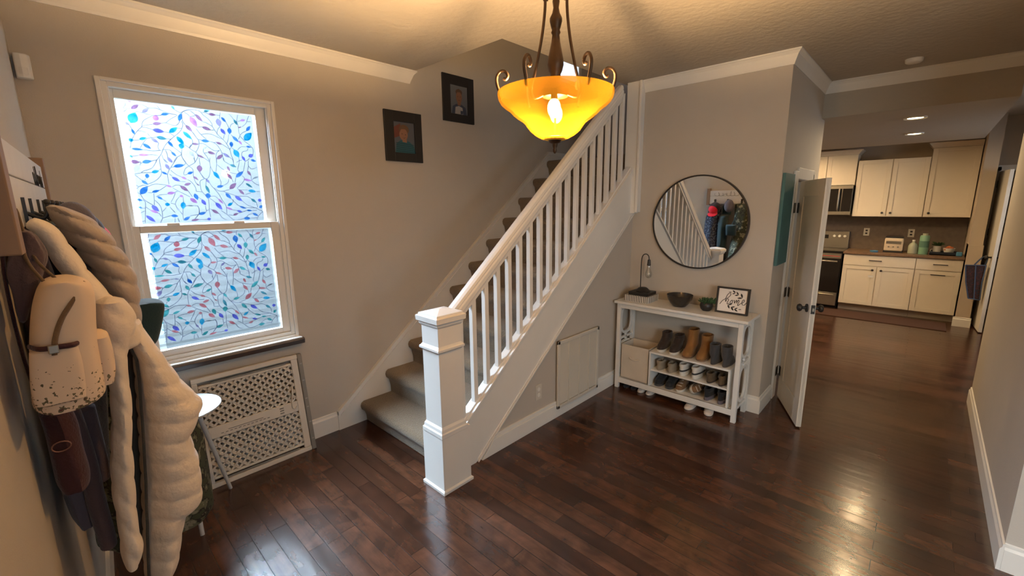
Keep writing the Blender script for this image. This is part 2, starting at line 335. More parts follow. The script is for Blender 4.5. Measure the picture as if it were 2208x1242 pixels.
VINES = """24,401 36,417 41,441 55,471 75,502 97,527 101,545 114,564 154,592|80,598 91,603 154,592 189,598 223,610 264,608|46,648 42,628 33,615 62,613|100,641 119,641 139,629 169,632 190,626 223,615 264,608|175,652 188,629|256,635 271,627 284,624 303,636 328,645|279,578 284,561 276,535 259,512 236,490 214,468 191,442 175,414 164,389 149,367 134,349|99,533 145,544|188,555 206,559 245,549 265,564 272,580|206,559 232,584 264,605|97,526 125,522 141,516|195,510 217,506 236,490|77,502 92,504|117,495 131,475 153,478|52,451 78,456|110,466 131,474|200,472 218,473|110,466 93,443 75,413|160,447 154,427 157,409|89,406 129,403 166,409|37,368 63,374|109,380 126,382|151,374 149,367|224,430 243,413 257,394 230,372 214,346|175,414 205,413 213,401|186,409 190,391 191,372|166,383 170,362 181,344|263,424 257,394 259,374 272,350|47,528 53,511|255,536 276,538|24,613 33,615|23,592 38,600 46,611|288,625 286,603 286,576 296,559|323,523 333,511|318,481 318,459 301,433|278,448 301,431|287,626 307,639 324,645 351,648 377,643 389,626 414,604 428,580 429,565 441,540 455,516 476,496 493,468 505,439 508,413 516,377 517,364|298,628 315,619 324,608 350,616|326,642 343,629 350,618|387,639 399,640 418,634|456,634 475,634 479,653|475,634 472,614|383,586 403,581 429,565|351,553 375,557|421,543 436,546|346,543 362,517 382,496 389,488|364,512 390,519 421,519 448,506 476,496|326,522 338,498 349,478 349,456 340,430 327,410|350,484 366,481|405,478 424,473 440,460 454,435 460,413 464,374|424,473 439,476|469,466 494,448 505,439|310,452 301,430 327,410 336,395 334,382 317,352|349,460 374,461 395,444 421,426 450,429|368,432 366,413 382,385 390,356|368,408 385,411|450,429 430,408 425,358|367,378 385,363|460,413 478,414|501,391 513,380|470,568 455,552 447,522|485,524 479,499|504,597 512,574 517,566|509,528 503,498 492,471|521,529 532,514|523,569 528,586 547,598|518,655 534,638 547,617|571,649 563,612 567,580 566,547 570,528 559,503|567,610 583,615|637,658 621,626 613,605 588,581|620,616 639,617|570,528 587,546 609,558|569,524 583,509 591,496 611,481 631,459 635,439 629,415|593,461 568,459 547,439|605,454 600,440 571,428 566,404|514,453 505,439|518,450 529,438|583,373 597,382 608,393|316,385 317,352|548,394 548,376 533,365|565,380 548,376|65,344 68,335 75,336|115,347 138,354 128,333 110,308 74,292 61,281|34,274 61,281 107,285|68,335 62,323|152,367 151,337 152,307 150,279 133,254 110,235 84,222|33,269 46,257 58,243|76,252 73,243|144,302 152,307|234,372 215,344 198,318 186,299 178,277 177,246 177,224|172,362 187,342|260,368 271,347 284,329 301,310 299,272 304,243 312,224|271,347 264,334|198,318 212,320|312,377 316,352 284,329 264,312 254,280 271,282|195,302 217,279 239,267|187,280 198,268|266,253 284,240 300,211 302,185|233,240 257,239|24,219 40,206 23,185 43,167 54,140 75,119 93,106|40,206 64,216 83,210 114,223 166,219|132,190 165,215|77,177 95,174|102,171 100,140 96,106|109,152 128,163 162,167|190,209 210,219 233,216|192,203 223,181 268,153|264,185 279,153|201,178 191,153 174,124|201,181 213,184|217,153 201,134 193,111 198,89|171,118 193,111|234,153 233,124|102,134 121,106 126,71 123,34 111,9|129,71 148,93|140,137 153,127|165,96 185,64|209,70 218,53|225,82 220,50 220,21|124,34 164,47|49,137 59,122 53,76 44,12|43,90 55,91|27,63 50,76|25,14 43,22|58,97 75,80|111,62 120,43|237,98 251,103|281,101 300,97 304,68 296,48 277,26|254,43 296,50|181,32 177,6|194,32 199,9|333,299 348,261|340,379 340,338|394,383 390,341 401,302|429,385 424,346 416,303|333,294 356,260 378,275 391,334|356,260 330,247 326,218 330,186 346,163|303,185 330,182|427,346 448,324 472,308 504,298 528,294|467,387 467,368 495,349|514,384 516,347|551,383 544,352 535,321 542,305|581,374 574,344 565,312|600,376 597,348 614,328 648,342|597,348 590,317|606,285 606,259 623,238 647,227|608,262 621,271|431,260 435,240 431,224|448,224 470,238 479,262|472,308 475,292|497,259 501,242|518,271 510,242|555,285 566,268 554,244 519,208|361,260 355,222|377,232 393,205 428,187 459,194 477,198|393,205 415,170 428,136 445,99 444,51|410,205 393,205|440,187 489,167 522,157 566,157 590,143|519,208 530,198 577,197|558,169 591,178|624,187 643,189|480,141 499,116 518,98 558,87 616,85|489,140 485,119|539,128 566,101 603,87 650,61|618,118 623,86|369,156 393,157 408,143|365,146 386,126 392,120|358,142 357,103 354,73 357,33|338,100 340,75 354,77|358,83 371,75|402,56 416,28 438,14|415,72 447,44 477,12 505,11 534,19|480,73 503,71|531,60 556,68|588,69 614,69|454,44 477,40|507,53 533,60|576,20 613,22 620,33 650,61|588,48 563,41 551,27|613,22 611,8|650,61 648,14|337,64 340,75|297,51 277,26|297,20 336,19|298,104 303,78 299,55|309,150 332,133"""
# ------------------------------------------------------------------ room shell
XM, YC, YS, YA, H = 3.757, .82, 2.0, 3.12, 2.73
def leftx(y): return .0-.06*(YA-y)
struct('floor', MB().prism([(leftx(3.3)-.1, 3.35), (leftx(-3.7)-.1, -3.7), (10.4, -3.7), (10.4, 3.35)], 'z', -.08, 0), 'floor')
def lwall(m, y0, y1, z0, z1, a=-.14, b=0): return m.prism([(leftx(y1)+b, y1), (leftx(y0)+b, y0), (leftx(y0)+a, y0), (leftx(y1)+a, y1)], 'z', z0, z1)
wl = lwall(MB(), -1.0, YA, 0, H); lwall(wl, -2.6, -1.0, 0, .6); lwall(wl, -2.6, -1.0, 2.2, H); lwall(wl, -3.6, -2.6, 0, H)
struct('wall_left', wl, 'wall')
WX0, WX1, WZ0, WZ1 = .292, 1.086, .815, 2.332
wb = MB()
for b in ((-.15, WX0, 0, 5.2), (WX1, 9.2, 0, 5.2), (WX0, WX1, 0, WZ0), (WX0, WX1, WZ1, 5.2)): wb.box(b[0], b[1], YA, YA+.16, b[2], b[3])
struct('wall_back', wb, 'wall')
c = MB(); c.box(-.6, 2.165, -3.6, 3.12, H, H+.25).box(2.165, 4.99, -3.6, 2.115, H, H+.25).box(4.99, 9.2, -3.6, -.38, H, H+.25)
c.box(8.1, 9.2, -.38, 3.12, H, H+.25).box(4.86, 4.99, 2.115, 3.12, H, H+.25)
struct('ceiling', c, 'ceil')
struct('ceiling_soffit', MB().box(5.0, 8.1, -.38, 3.12, 2.43, 2.98), 'ceil')
u = MB(); u.box(2.03, 2.165, 2.0, 3.12, H+.25, 5.2).box(2.165, 4.86, 2.0, 2.115, H+.25, 5.2).box(2.03, 4.98, 2.0, 3.12, 5.2, 5.3)
struct('wall_upstairs', u, 'wall')
struct('wall_landing', MB().box(4.85, 4.985, .95, 3.12, 0, 5.2), 'wall')
struct('wall_center', MB().box(XM, XM+.12, YC, 2.1, 0, H), 'wall')
hw = MB(); hw.box(XM+.12, 4.23, YC, YC+.12, 0, H).box(4.23, 4.82, YC, YC+.12, 1.865, H).box(4.82, 5.15, YC, YC+.12, 0, H)
struct('wall_hall', hw, 'wall')
struct('wall_right', MB().box(2.83, 5.17, -.60, -.443, 0, H).box(2.83, 2.98, -3.6, -.60, 0, H), 'wall')
fw = MB()
fw.box(-.6, .1, -3.75, -3.6, 0, H).box(1.4, 3.0, -3.75, -3.6, 0, H).box(.1, 1.4, -3.75, -3.6, 0, .6).box(.1, 1.4, -3.75, -3.6, 2.3, H)
struct('wall_front', fw, 'wall')
struct('wall_passage', MB().box(2.98, 6.2, -1.75, -1.6, 0, H).box(7.6, 8.78, -1.75, -1.6, 0, H).box(6.2, 7.6, -1.75, -1.6, 0, .9).box(6.2, 7.6, -1.75, -1.6, 2.2, H), 'wallk')
k = MB(); k.box(9.06, 9.2, -.56, 3.12, 0, H)
struct('wall_kitchen', k, 'wallk'); k = MB().box(8.3, 8.66, -.555, -.425, 0, H).box(8.66, 9.06, -.555, -.425, 0, H); k.box(8.28, 8.66, -.565, -.425, 0, 1.1)
k.box(8.66, 8.78, -.62, -.555, 0, H).box(8.66, 8.78, -1.6, -1.32, 0, H).box(8.66, 8.78, -1.32, -.62, 2.06, H)
struct('wall_pillar', k, 'wallk')
struct('wall_pantry', MB().box(9.9, 10.0, -1.7, -.4, 0, H).box(9.06, 9.9, -.52, -.45, 0, H).box(8.78, 9.9, -1.75, -1.6, 0, H).box(8.78, 10, -1.7, -.35, H, H+.1), 'wallk')
struct('backsplash', MB().box(9.045, 9.06, -.42, 2.9, .91, 1.46), 'splash')
# baseboards: a profile swept along a wall
def base_prof(t, h): return [(0, 0), (t, 0), (t, h-.03), (t*.55, h-.018), (t*.5, h-.004), (0, h)]
def board_x(name, x0, x1, y, s, h=.14, t=.015):   # runs along x, sticks out to s
    return struct(name, MB().prism([(y+s*a, b) for a, b in base_prof(t, h)], 'x', x0, x1), 'trim')
def board_y(name, x, y0, y1, s, h=.14, t=.015):
    return struct(name, MB().prism([(x+s*a, b) for a, b in base_prof(t, h)], 'y', y0, y1), 'trim')
board_x('baseboard_back', .01, 1.323, YA, -1, .148)
board_y('baseboard_center', XM, YC-.0001, 1.985, -1)
board_x('baseboard_hall', XM-.015, 4.10, YC, -1)
board_x('baseboard_right', 2.815, 5.17, -.443, 1, .138)
board_y('baseboard_corner', 2.83, -3.6, -.4435, -1, .138)
board_y('baseboard_passage', 8.28, -.58, -.405, -1, .13)
bl = MB().prism([(leftx(YA), YA-.001), (leftx(-3.6), -3.6), (leftx(-3.6)+.015, -3.6), (leftx(YA)+.015, YA-.001)], 'z', 0, .13); struct('baseboard_left', bl, 'trim')
# crown mouldings
CP = [(0, -.094), (.006, -.094), (.010, -.080), (.030, -.030), (.044, -.014), (.050, -.010), (.050, 0), (0, 0)]
def crown_x(name, x0, x1, y, s, e0=0, e1=0):
    m = MB(); r0 = [(x0-e0*a, y+s*a, H+b) for a, b in CP]; r1 = [(x1+e1*a, y+s*a, H+b) for a, b in CP]
    m.loft([r0, r1]); return struct(name, m, 'trim')
def crown_y(name, x, y0, y1, s, e0=0, e1=0):
    m = MB(); r0 = [(x+s*a, y0-e0*a, H+b) for a, b in CP]; r1 = [(x+s*a, y1+e1*a, H+b) for a, b in CP]
    m.loft([r0, r1]); return struct(name, m, 'trim')
crown_x('trim_1', .0, 2.133, YA, -1, 0, 1)
crown_y('trim_2', XM, YC, 1.93, -1, 1, 0)
crown_x('trim_3', XM, 5.0, YC, -1, 1, -1)
crown_y('trim_4', 5.0, -.443, YC, -1, -1, -1)
crown_x('trim_5', 2.83, 5.0, -.443, 1, 1, -1)
crown_y('trim_6', 2.83, -3.6, -.443, -1, 0, 1)
# passage doorway casing on the hall wall
cs = MB(); cs.box(4.13, 4.225, YC-.018, YC, 0, 1.93).box(4.225, 4.86, YC-.018, YC, 1.87, 1.96).box(4.825, 4.90, YC-.018, YC, 0, 1.93)
cs.box(4.212, 4.23, YC-.018, YC+.12, 0, 1.875)
struct('trim_7', cs, 'trim', bevel=.003)
# ------------------------------------------------------------------ windows
w = MB().box(.271, .292, YA-.014, YA+.05, .80, 2.349).box(1.086, 1.106, YA-.014, YA+.05, .80, 2.349).box(.292, 1.086, YA-.014, YA+.05, 2.332, 2.349).box(.292, 1.086, YA-.014, YA+.05, .80, .822)
win = struct('window_1', w, 'trim', bevel=.003)
fr = MB().box(.292, .316, YA-.002, YA+.12, .822, 2.332).box(1.062, 1.086, YA-.002, YA+.12, .822, 2.332).box(.316, 1.062, YA-.002, YA+.12, 2.308, 2.332).box(.316, 1.062, YA-.002, YA+.12, .822, .846)
fr.box(.316, .322, YA+.005, YA+.02, .846, 2.308).box(1.056, 1.062, YA+.005, YA+.02, .846, 2.308)
struct('window_frame', fr, 'trim', win, bevel=.002)
def sash(name, x0, x1, z0, z1, gx0, gx1, gz0, gz1, y, dz, cols):
    m = MB(); t = .028
    m.box(x0, gx0, y-t/2, y+t/2, z0, z1).box(gx1, x1, y-t/2, y+t/2, z0, z1).box(gx0, gx1, y-t/2, y+t/2, z0, gz0).box(gx0, gx1, y-t/2, y+t/2, gz1, z1)
    s = struct(name, m, 'trim', win, bevel=.003)
    struct('window_glass', MB().box(gx0, gx1, y+.006, y+.009, gz0, gz1), 'glass', s)
    fx0, fx1 = gx0+.032, gx1-.014
    struct('frosted_film', MB().box(fx0, fx1, y+.0045, y+.0052, gz0+.004, gz1-.004), 'film', s)
    keys = list('bctpmlvwgkre'); g = MB(); ki = {q: i for i, q in enumerate(keys)}
    def clip(p): return (min(max(p[0], fx0-.006), gx1-.002), min(max(p[1], gz0+.001), gz1-.001))
    k = 0
    for l in LEAVES.split():
        a = l.split(','); x1_, z1_, x2_, z2_ = [float(q)/1000 for q in a[:4]]; cc, wd = a[4][0], float(a[4][1:])
        p = Vector((x1_+.34, z1_+1.605+dz)); q = Vector((x2_+.34, z2_+1.605+dz)); d = q-p; n = Vector((-d.y, d.x))*wd
        if p.y > gz1 and q.y > gz1: continue
        cc = cols.get(cc, cc); k += 1
        if cols and k % 3 == 0 and cc == 'b': cc = 'e'
        up, dn = [], []
        for i in range(1, 7):
            t_ = i/7; wv = math.sin(PI*t_**.85)**.9*.5
            up.append(clip(p+d*t_+n*wv)); dn.append(clip(p+d*t_-n*wv))
        ring = [clip(p)]+up+[clip(q)]+dn[::-1]
        g.add([(a_, y+.0036, b_) for a_, b_ in ring], [tuple(range(len(ring)))], ki[cc])
    for pl in VINES.split('|'):
        P = [Vector((float(a_.split(',')[0])/1000+.34, 0, float(a_.split(',')[1])/1000+1.605+dz)) for a_ in pl.split()]
        P = bez(P, 5); hw_ = .0015; vs = []; fs = []
        for i, p in enumerate(P):
            d = (P[min(i+1, len(P)-1)]-P[max(i-1, 0)]).normalized(); n = Vector((-d.z, 0, d.x))*hw_
            for sgn in (1, -1):
                cx, cz = clip(((p+n*sgn).x, (p+n*sgn).z)); vs.append((cx, y+.0030, cz))
        for i in range(len(P)-1):
            if all(gz0+.002 < vs[2*i+j][2] < gz1-.002 for j in range(4)): fs.append((2*i, 2*i+1, 2*i+3, 2*i+2))
        g.add(vs, fs, ki['k'])
    struct('vine_pattern', g, ['f'+q for q in keys], s)
    return s
sash('upper_sash', .316, 1.062, 1.575, 2.308, .340, 1.003, 1.605, 2.262, YA+.055, 0, {})
lo = sash('lower_sash', .316, 1.062, .846, 1.60, .350, 1.012, .884, 1.560, YA+.022, -.696, dict(p='r', m='r', b='e', w='l', l='b'))
struct('sash_lock', MB().box(.47, .53, YA-.002, YA+.012, 1.598, 1.612).box(.80, .86, YA-.002, YA+.012, 1.598, 1.612), 'trim', lo, bevel=.003)
sl = MB().prism([(YA, .80), (3.062, .80), (3.055, .79), (3.06, .762), (YA, .745)], 'x', .25, 1.125)
struct('window_sill', sl, 'sillwood', win, bevel=.003)
struct('sill_cover', MB().box(.262, 1.112, 3.066, YA, .800, .806), 'frost_white', win)
# upper stair window on the back wall (seen above the ceiling edge)
w2 = MB().box(4.00, 4.05, YA-.02, YA, 3.0, 4.0).box(4.42, 4.47, YA-.02, YA, 3.0, 4.0).box(4.05, 4.42, YA-.02, YA, 3.95, 4.0).box(4.05, 4.42, YA-.02, YA, 3.0, 3.04)
w2o = struct('window_2', w2, 'trim', bevel=.003)
M['lacelit'] = emis('daylit_lace_pane', (.70, .80, 1.0), .9)
struct('lace_pane', MB().box(4.05, 4.42, YA-.008, YA-.004, 3.04, 3.95), 'lacelit', w2o)
w3 = lwall(MB(), -2.6, -1.0, .6, .66, -.05, .01); lwall(w3, -2.6, -1.0, 2.14, 2.2, -.05, .01); lwall(w3, -2.6, -2.54, .6, 2.2, -.05, .01); lwall(w3, -1.06, -1.0, .6, 2.2, -.05, .01); lwall(w3, -2.54, -1.06, 1.38, 1.42, -.05, .01)
w3o = struct('added_entry_window', w3, 'trim'); struct('window_glass', lwall(MB(), -2.54, -1.06, .66, 2.14, -.03, -.025), 'glass', w3o)  # invented opening, out of view, for the entry fill
tag(obj('unseen_bounce_blocker', MB().box(-3, WX0-.01, YA+.161, YA+.2, -.2, 5.3).box(WX1+.01, 6, YA+.161, YA+.2, -.2, 5.3).box(WX0-.01, WX1+.01, YA+.161, YA+.2, -.2, WZ0-.01).box(WX0-.01, WX1+.01, YA+.161, YA+.2, WZ1+.01, 5.3), 'bounce_block'), None, None, kind='structure')  # unseen dark layer added to cut light bouncing onto the siding
w4 = MB().box(.1, 1.4, -3.66, -3.60, .6, .66).box(.1, 1.4, -3.66, -3.60, 2.24, 2.3).box(.1, .16, -3.66, -3.60, .66, 2.24).box(1.34, 1.4, -3.66, -3.60, .66, 2.24).box(.16, 1.34, -3.66, -3.60, 1.43, 1.47)
w4o = struct('added_front_window', w4, 'trim'); struct('window_glass', MB().box(.16, 1.34, -3.64, -3.635, .66, 2.24), 'glass', w4o)  # out-of-view window made up to let the front fill in
w5 = MB().box(6.2, 7.6, -1.66, -1.60, .9, .96).box(6.2, 7.6, -1.66, -1.60, 2.14, 2.2).box(6.2, 6.26, -1.66, -1.60, .96, 2.14).box(7.54, 7.6, -1.66, -1.60, .96, 2.14).box(6.88, 6.92, -1.66, -1.60, .96, 2.14)
w5o = struct('added_passage_window', w5, 'trim'); struct('window_glass', MB().box(6.26, 7.54, -1.64, -1.635, .96, 2.14), 'glass', w5o)  # window added in the passage only to admit its fill
# neighbour's clapboard wall outside
sd = MB()
for i in range(40): sd.prism([(6.0, i*.075), (5.993, i*.105), (5.998, (i+1)*.105), (6.0, (i+1)*.075)], 'x', -4, 6)
tag(obj('clapboard_wall', sd, 'siding'), None, None, kind='structure')
tag(obj('ground', MB().box(-6, 8, 3.28, 8, -.3, -.2), 'grass'), None, None, kind='structure')
# ------------------------------------------------------------------ stairs
st = thing('staircase', 'carpeted staircase with white skirt board climbing along the back wall', 'staircase', (1.5, 2.55, 0))
NX0, NXD, Z0, ZD = 1.504, .233, .172, .198
for n in range(11):
    xn = NX0+NXD*n; zn = Z0+ZD*n; zp = 0 if n == 0 else zn-ZD
    pf = [(xn+.045, max(zp-.05, 0)), (xn+.042, zp+.05), (xn+.030, zn-.085), (xn+.006, zn-.062), (xn, zn-.036), (xn+.008, zn-.012), (xn+.03, zn), (xn+NXD+.06, zn), (xn+NXD+.06, max(zp-.05, 0))]
    obj('carpeted_step', MB().prism(pf, 'y', 2.062, 3.096), 'carpet', st, bevel=.008, smooth=True)
obj('carpeted_landing', MB().box(3.88, 4.85, 2.062, 3.096, 1.95, 2.152), 'carpet', st)
sk = MB().prism([(1.323, 0), (1.323, .148), (3.864, 2.234), (4.85, 2.245), (4.85, 1.9), (3.9, 1.9), (1.62, 0)], 'y', 3.097, YA)
obj('skirt_board', sk, 'trim', st)
def slope_strip(x0, z0, x1, z1, lo_, hi_, y0, y1, mb=None):
    mb = mb or MB(); return mb.prism([(x0, z0+lo_), (x1, z1+lo_), (x1, z1+hi_), (x0, z0+hi_)], 'y', y0, y1)
mo = slope_strip(1.323, .148, 3.864, 2.234, -.024, .004, 3.085, YA); mo.box(3.864, 4.85, 3.085, YA, 2.21, 2.245); slope_strip(1.345, .135, 3.88, 2.212, -.022, -.012, 3.09, 3.1, mo)
obj('skirt_moulding', mo, 'trim', st, bevel=.002)
TOP = lambda x: .336+.8231*(x-1.697)
LOW = lambda x: .0+.795*(x-1.746)
obj('stringer', MB().prism([(1.60, 0), (1.746, 0), (XM, LOW(XM)), (XM, TOP(XM)), (1.60, TOP(1.60))], 'y', 2.0, 2.062), 'trim', st)
sm = MB()
slope_strip(1.76, LOW(1.76), XM, LOW(XM), -.012, .0, 1.988, 2.0, sm); slope_strip(1.76, LOW(1.76), XM, LOW(XM), .008, .014, 1.994, 2.0, sm)
obj('stringer_moulding', sm, 'trim', st)
struct('wall_stairs', MB().prism([(1.752, 0), (XM, 0), (XM, LOW(XM)-.004)], 'y', 2.004, 2.05), 'wall')
struct('baseboard_stairs', MB().prism([(1.79, 0), (XM-.015, 0), (XM-.015, .11), (1.90, .11)], 'y', 1.985, 2.004).prism([(1.915, .11), (XM-.015, .11), (XM-.015, .138), (1.955, .138)], 'y', 1.992, 2.004), 'trim', bevel=.002)
# railing
rl = thing('stair_railing', 'white stair railing with square balusters and boxed newel post', 'railing', (1.5, 1.99, 0))
nw = MB().box(1.395, 1.607, 1.890, 2.082, 0, .375)
nwo = obj('newel_post', nw, 'trim', rl, bevel=.002)
def boxring(mb, x0, x1, y0, y1, prof):
    rings = [[(x0-e, y0-e, z), (x1+e, y0-e, z), (x1+e, y1+e, z), (x0-e, y1+e, z)] for e, z in prof]; return mb.loft(rings)
SX0, SX1, SY0, SY1 = 1.407, 1.572, 1.903, 2.058
nm = MB(); boxring(nm, SX0, SX1, SY0, SY1, [(.010, .355), (.016, .362), (.016, .385), (.010, .392), (.008, .41), (0, .425)])
obj('newel_collar', nm, 'trim', nwo)
obj('newel_shaft', MB().box(SX0, SX1, SY0, SY1, .39, 1.05), 'trim', nwo, bevel=.002)
nm = MB(); boxring(nm, SX0, SX1, SY0, SY1, [(0, .872), (.006, .878), (.014, .884), (.014, .896), (.006, .902), (0, .912)])
obj('newel_band', nm, 'trim', nwo)
nm = MB(); boxring(nm, SX0, SX1, SY0, SY1, [(0, 1.018), (.010, 1.03), (.012, 1.044), (.022, 1.05), (.024, 1.078), (.012, 1.084), (.010, 1.094), (-.07, 1.112)])
obj('newel_cap', nm, 'trim', nwo)
obj('newel_shoe', boxring(MB(), 1.395, 1.607, 1.890, 2.082, [(.0, .0), (.009, .001), (.010, .018), (.004, .024), (.0, .026)]), 'trim', nwo)
cp = slope_strip(1.60, TOP(1.60), XM-.06, TOP(XM-.06), -.006, .016, 1.986, 2.078)
slope_strip(1.60, TOP(1.60), XM-.06, TOP(XM-.06), .016, .030, 2.008, 2.056, cp); slope_strip(1.60, TOP(1.60), XM-.06, TOP(XM-.06), -.016, -.006, 1.994, 2.0, cp)
obj('base_rail', cp, 'trim', rl, bevel=.002)
RB = lambda x: .985+.834*(x-1.634)
for i in range(18):
    x = 1.668+.1105*i; a = .0165
    if x > 3.56: break
    z1 = min(RB(x+a)+.02, 2.725)
    ba = MB().prism([(x-a, TOP(x-a)+.03), (x+a, TOP(x+a)+.03), (x+a, z1), (x-a, min(RB(x-a)+.02, 2.725))], 'y', 2.0155, 2.0485)
    obj('baluster', ba, 'trim', rl, bevel=.0015)
X9 = 3.50
hr = MB()
def rsec(x):
    z = RB(x); P = [(2.006, 0), (2.006, .022), (1.998, .030), (1.994, .045), (1.994, .075), (2.000, .088), (1.997, .098), (2.002, .118), (2.018, .128), (2.046, .128), (2.062, .118), (2.067, .098), (2.064, .088), (2.070, .075), (2.070, .045), (2.066, .030), (2.058, .022), (2.058, 0)]
    return [(x, a, z+b) for a, b in P]
hr.loft([rsec(1.57), rsec(X9)])
obj('handrail', hr, 'trim', rl)
tp = MB().box(3.70, XM, 1.955, 2.075, 1.60, H).box(3.69, XM, 1.93, 1.955, 1.61, H)
obj('top_post', tp, 'trim', rl, bevel=.003)
tp = slope_strip(3.50, RB(3.50)+.0, 3.54, RB(3.54), 0, .128, 1.998, 2.066)
# ------------------------------------------------------------------ pendant lamp
LX, LY, LZ = 1.35, 1.05, 2.098
lp = thing('pendant_lamp', 'bronze pendant lamp with lit amber glass bowl and scrolled arms', 'lamp', (LX, LY, 1.89))
def pr(*a): return [(r/1000, z/1000) for r, z in a]
bowl = pr((30, -168), (52, -161), (74, -149), (92, -134), (104, -119), (112, -107), (124, -97), (142, -86), (157, -74), (170, -60), (186, -50), (200, -38), (209, -22), (212, -8), (211, 0), (206, 2), (204, -10), (200, -22), (192, -33), (180, -43), (164, -53), (152, -66), (138, -78), (120, -89), (107, -99), (98, -112), (86, -127), (70, -141), (50, -153), (30, -161))
bm_ = MB(); rings = []
for r, z in bowl: rings.append([(LX+r*math.cos(t*PI/24), LY+r*math.sin(t*PI/24), LZ+z) for t in range(48)])
bm_.loft(rings+[rings[0]], cap=False)
obj('glass_bowl', bm_, 'shade', lp, smooth=True)
obj('finial', MB().lathe(pr((2, -215), (6, -210), (8, -203), (6, -196), (9, -190), (11, -180), (20, -176), (24, -168), (38, -164), (40, -157), (30, -154), (5, -152)), (LX, LY, LZ), 24), 'bronze', lp, smooth=True)
stem = pr((4, -150), (4, -20), (46, -16), (50, -4), (52, 6), (44, 14), (38, 26), (24, 34), (17, 44), (20, 52), (18, 60), (24, 72), (29, 92), (28, 112), (22, 140), (16, 168), (13, 192), (17, 200), (14, 208), (17, 216), (22, 236), (22, 246), (14, 262), (10, 280), (13, 300), (9, 320), (8, 560), (30, 575), (62, 600), (66, 632), (2, 632))
obj('turned_stem', MB().lathe(stem, (LX, LY, LZ), 28), 'bronze', lp, smooth=True)
vd = math.atan2(-LY, -LX)   # toward the entry
for k in range(6):
    a = vd+math.radians(32+60*k); ca, sa = math.cos(a), math.sin(a)
    def Q(r, z): return (LX+ca*r, LY+sa*r, LZ+z)
    P4 = [Q(.196, -.018), Q(.205, .006), Q(.214, .034), Q(.214, .058), Q(.201, .076), Q(.184, .076), Q(.174, .062), Q(.181, .049), Q(.190, .052)]
    obj('scroll_arm', MB().tube(bez(P4, 6), .0058, 8), 'bronze', lp, smooth=True)
for a_ in (72, -72, 180):
    a = vd+math.radians(a_); ca, sa = math.cos(a), math.sin(a)
    def Q(r, z): return (LX+ca*r, LY+sa*r, LZ+z)
    P2 = [Q(.060, .42), Q(.050, .37), Q(.041, .32), Q(.041, .27), Q(.049, .20), Q(.062, .13), Q(.078, .06), Q(.092, .01), Q(.080, -.022), Q(.045, -.010)]
    obj('support_rod', MB().tube(bez(P2, 6), .0052, 8), 'bronze', lp, smooth=True)
    obj('upper_scroll', MB().tube(bez([Q(.050, .42), Q(.075, .385), Q(.080, .35), (Q(.070, .328)), Q(.058, .335), Q(.062, .35)], 6), .005, 8), 'bronze', lp, smooth=True)
    obj('rod_collar', MB().tube([Q(.030, .302), Q(.047, .302)], .004, 8), 'bronze', lp)
for dx, dy in ((.045, .03), (-.045, -.03)):
    b = obj('light_bulb', MB().ball((LX+dx, LY+dy, LZ-.065), (.024, .024, .034)), 'bulb', lp, smooth=True)
    obj('bulb_socket', MB().lathe(pr((12, -35), (12, 0), (8, 4)), (LX+dx, LY+dy, LZ), 14), 'bronze', lp)
point('lamp_bulb_light', (LX, LY, LZ-.068), LAMP_W, (1, .62, .285), .04)
# ------------------------------------------------------------------ recessed lights and small ceiling things
def downlight_or_fill(x, y, label, w):
    t = thing('recessed_light', label, 'ceiling light', (x, y, 2.42), 'recessed lights in the kitchen ceiling')
    obj('trim_ring', MB().lathe([(.055, 0), (.075, -.002), (.082, -.006), (.082, .010), (.055, .010)], (x, y, 2.424), 28), 'trim', t, smooth=True)
    obj('lens', MB().lathe([(.001, -.001), (.056, -.001), (.056, .004), (.001, .004)], (x, y, 2.424), 28), 'can', t)
    l = area('downlight_or_fill', (x, y, 2.412), (x, y, 0), .13, .13, w, (1, .72, .40)); l.data.shape = 'DISK'
downlight_or_fill(5.57, .20, 'nearer lit recessed light in the kitchen ceiling', CAN_W)
downlight_or_fill(6.89, .235, 'farther lit recessed light in the kitchen ceiling', CAN_W*.9)
for x, y in ((7.75, 1.6), (6.6, 1.9)):  # extra lamps without fixtures, added out of view to warm the kitchen
    l = area('downlight_or_fill', (x, y, 2.425), (x, y, 0), .11, .11, CAN_W*2.4, (1, .68, .35)); l.data.shape = 'DISK'
tag(obj('smoke_detector', MB().lathe([(.001, -.03), (.04, -.03), (.052, -.022), (.055, 0), (.001, 0)], (4.64, .224, H), 24), 'trim', base=(4.64, .224, H-.03), smooth=True), 'round white smoke detector on the hallway ceiling', 'smoke detector')
sx = leftx(3.06)
ms = thing('motion_sensor', 'small white motion sensor in the upper corner beside the window wall', 'sensor', (.04, 3.09, 2.28))
obj('sensor_body', MB().prism([(.006, 3.118), (.008, 3.075), (.03, 3.066), (.052, 3.07), (.062, 3.09), (.062, 3.118)], 'z', 2.285, 2.39), 'trim', ms, bevel=.006)
obj('sensor_lens', MB().prism([(.018, 3.070), (.03, 3.063), (.046, 3.066), (.05, 3.075), (.02, 3.08)], 'z', 2.30, 2.33), 'frost_white', ms)
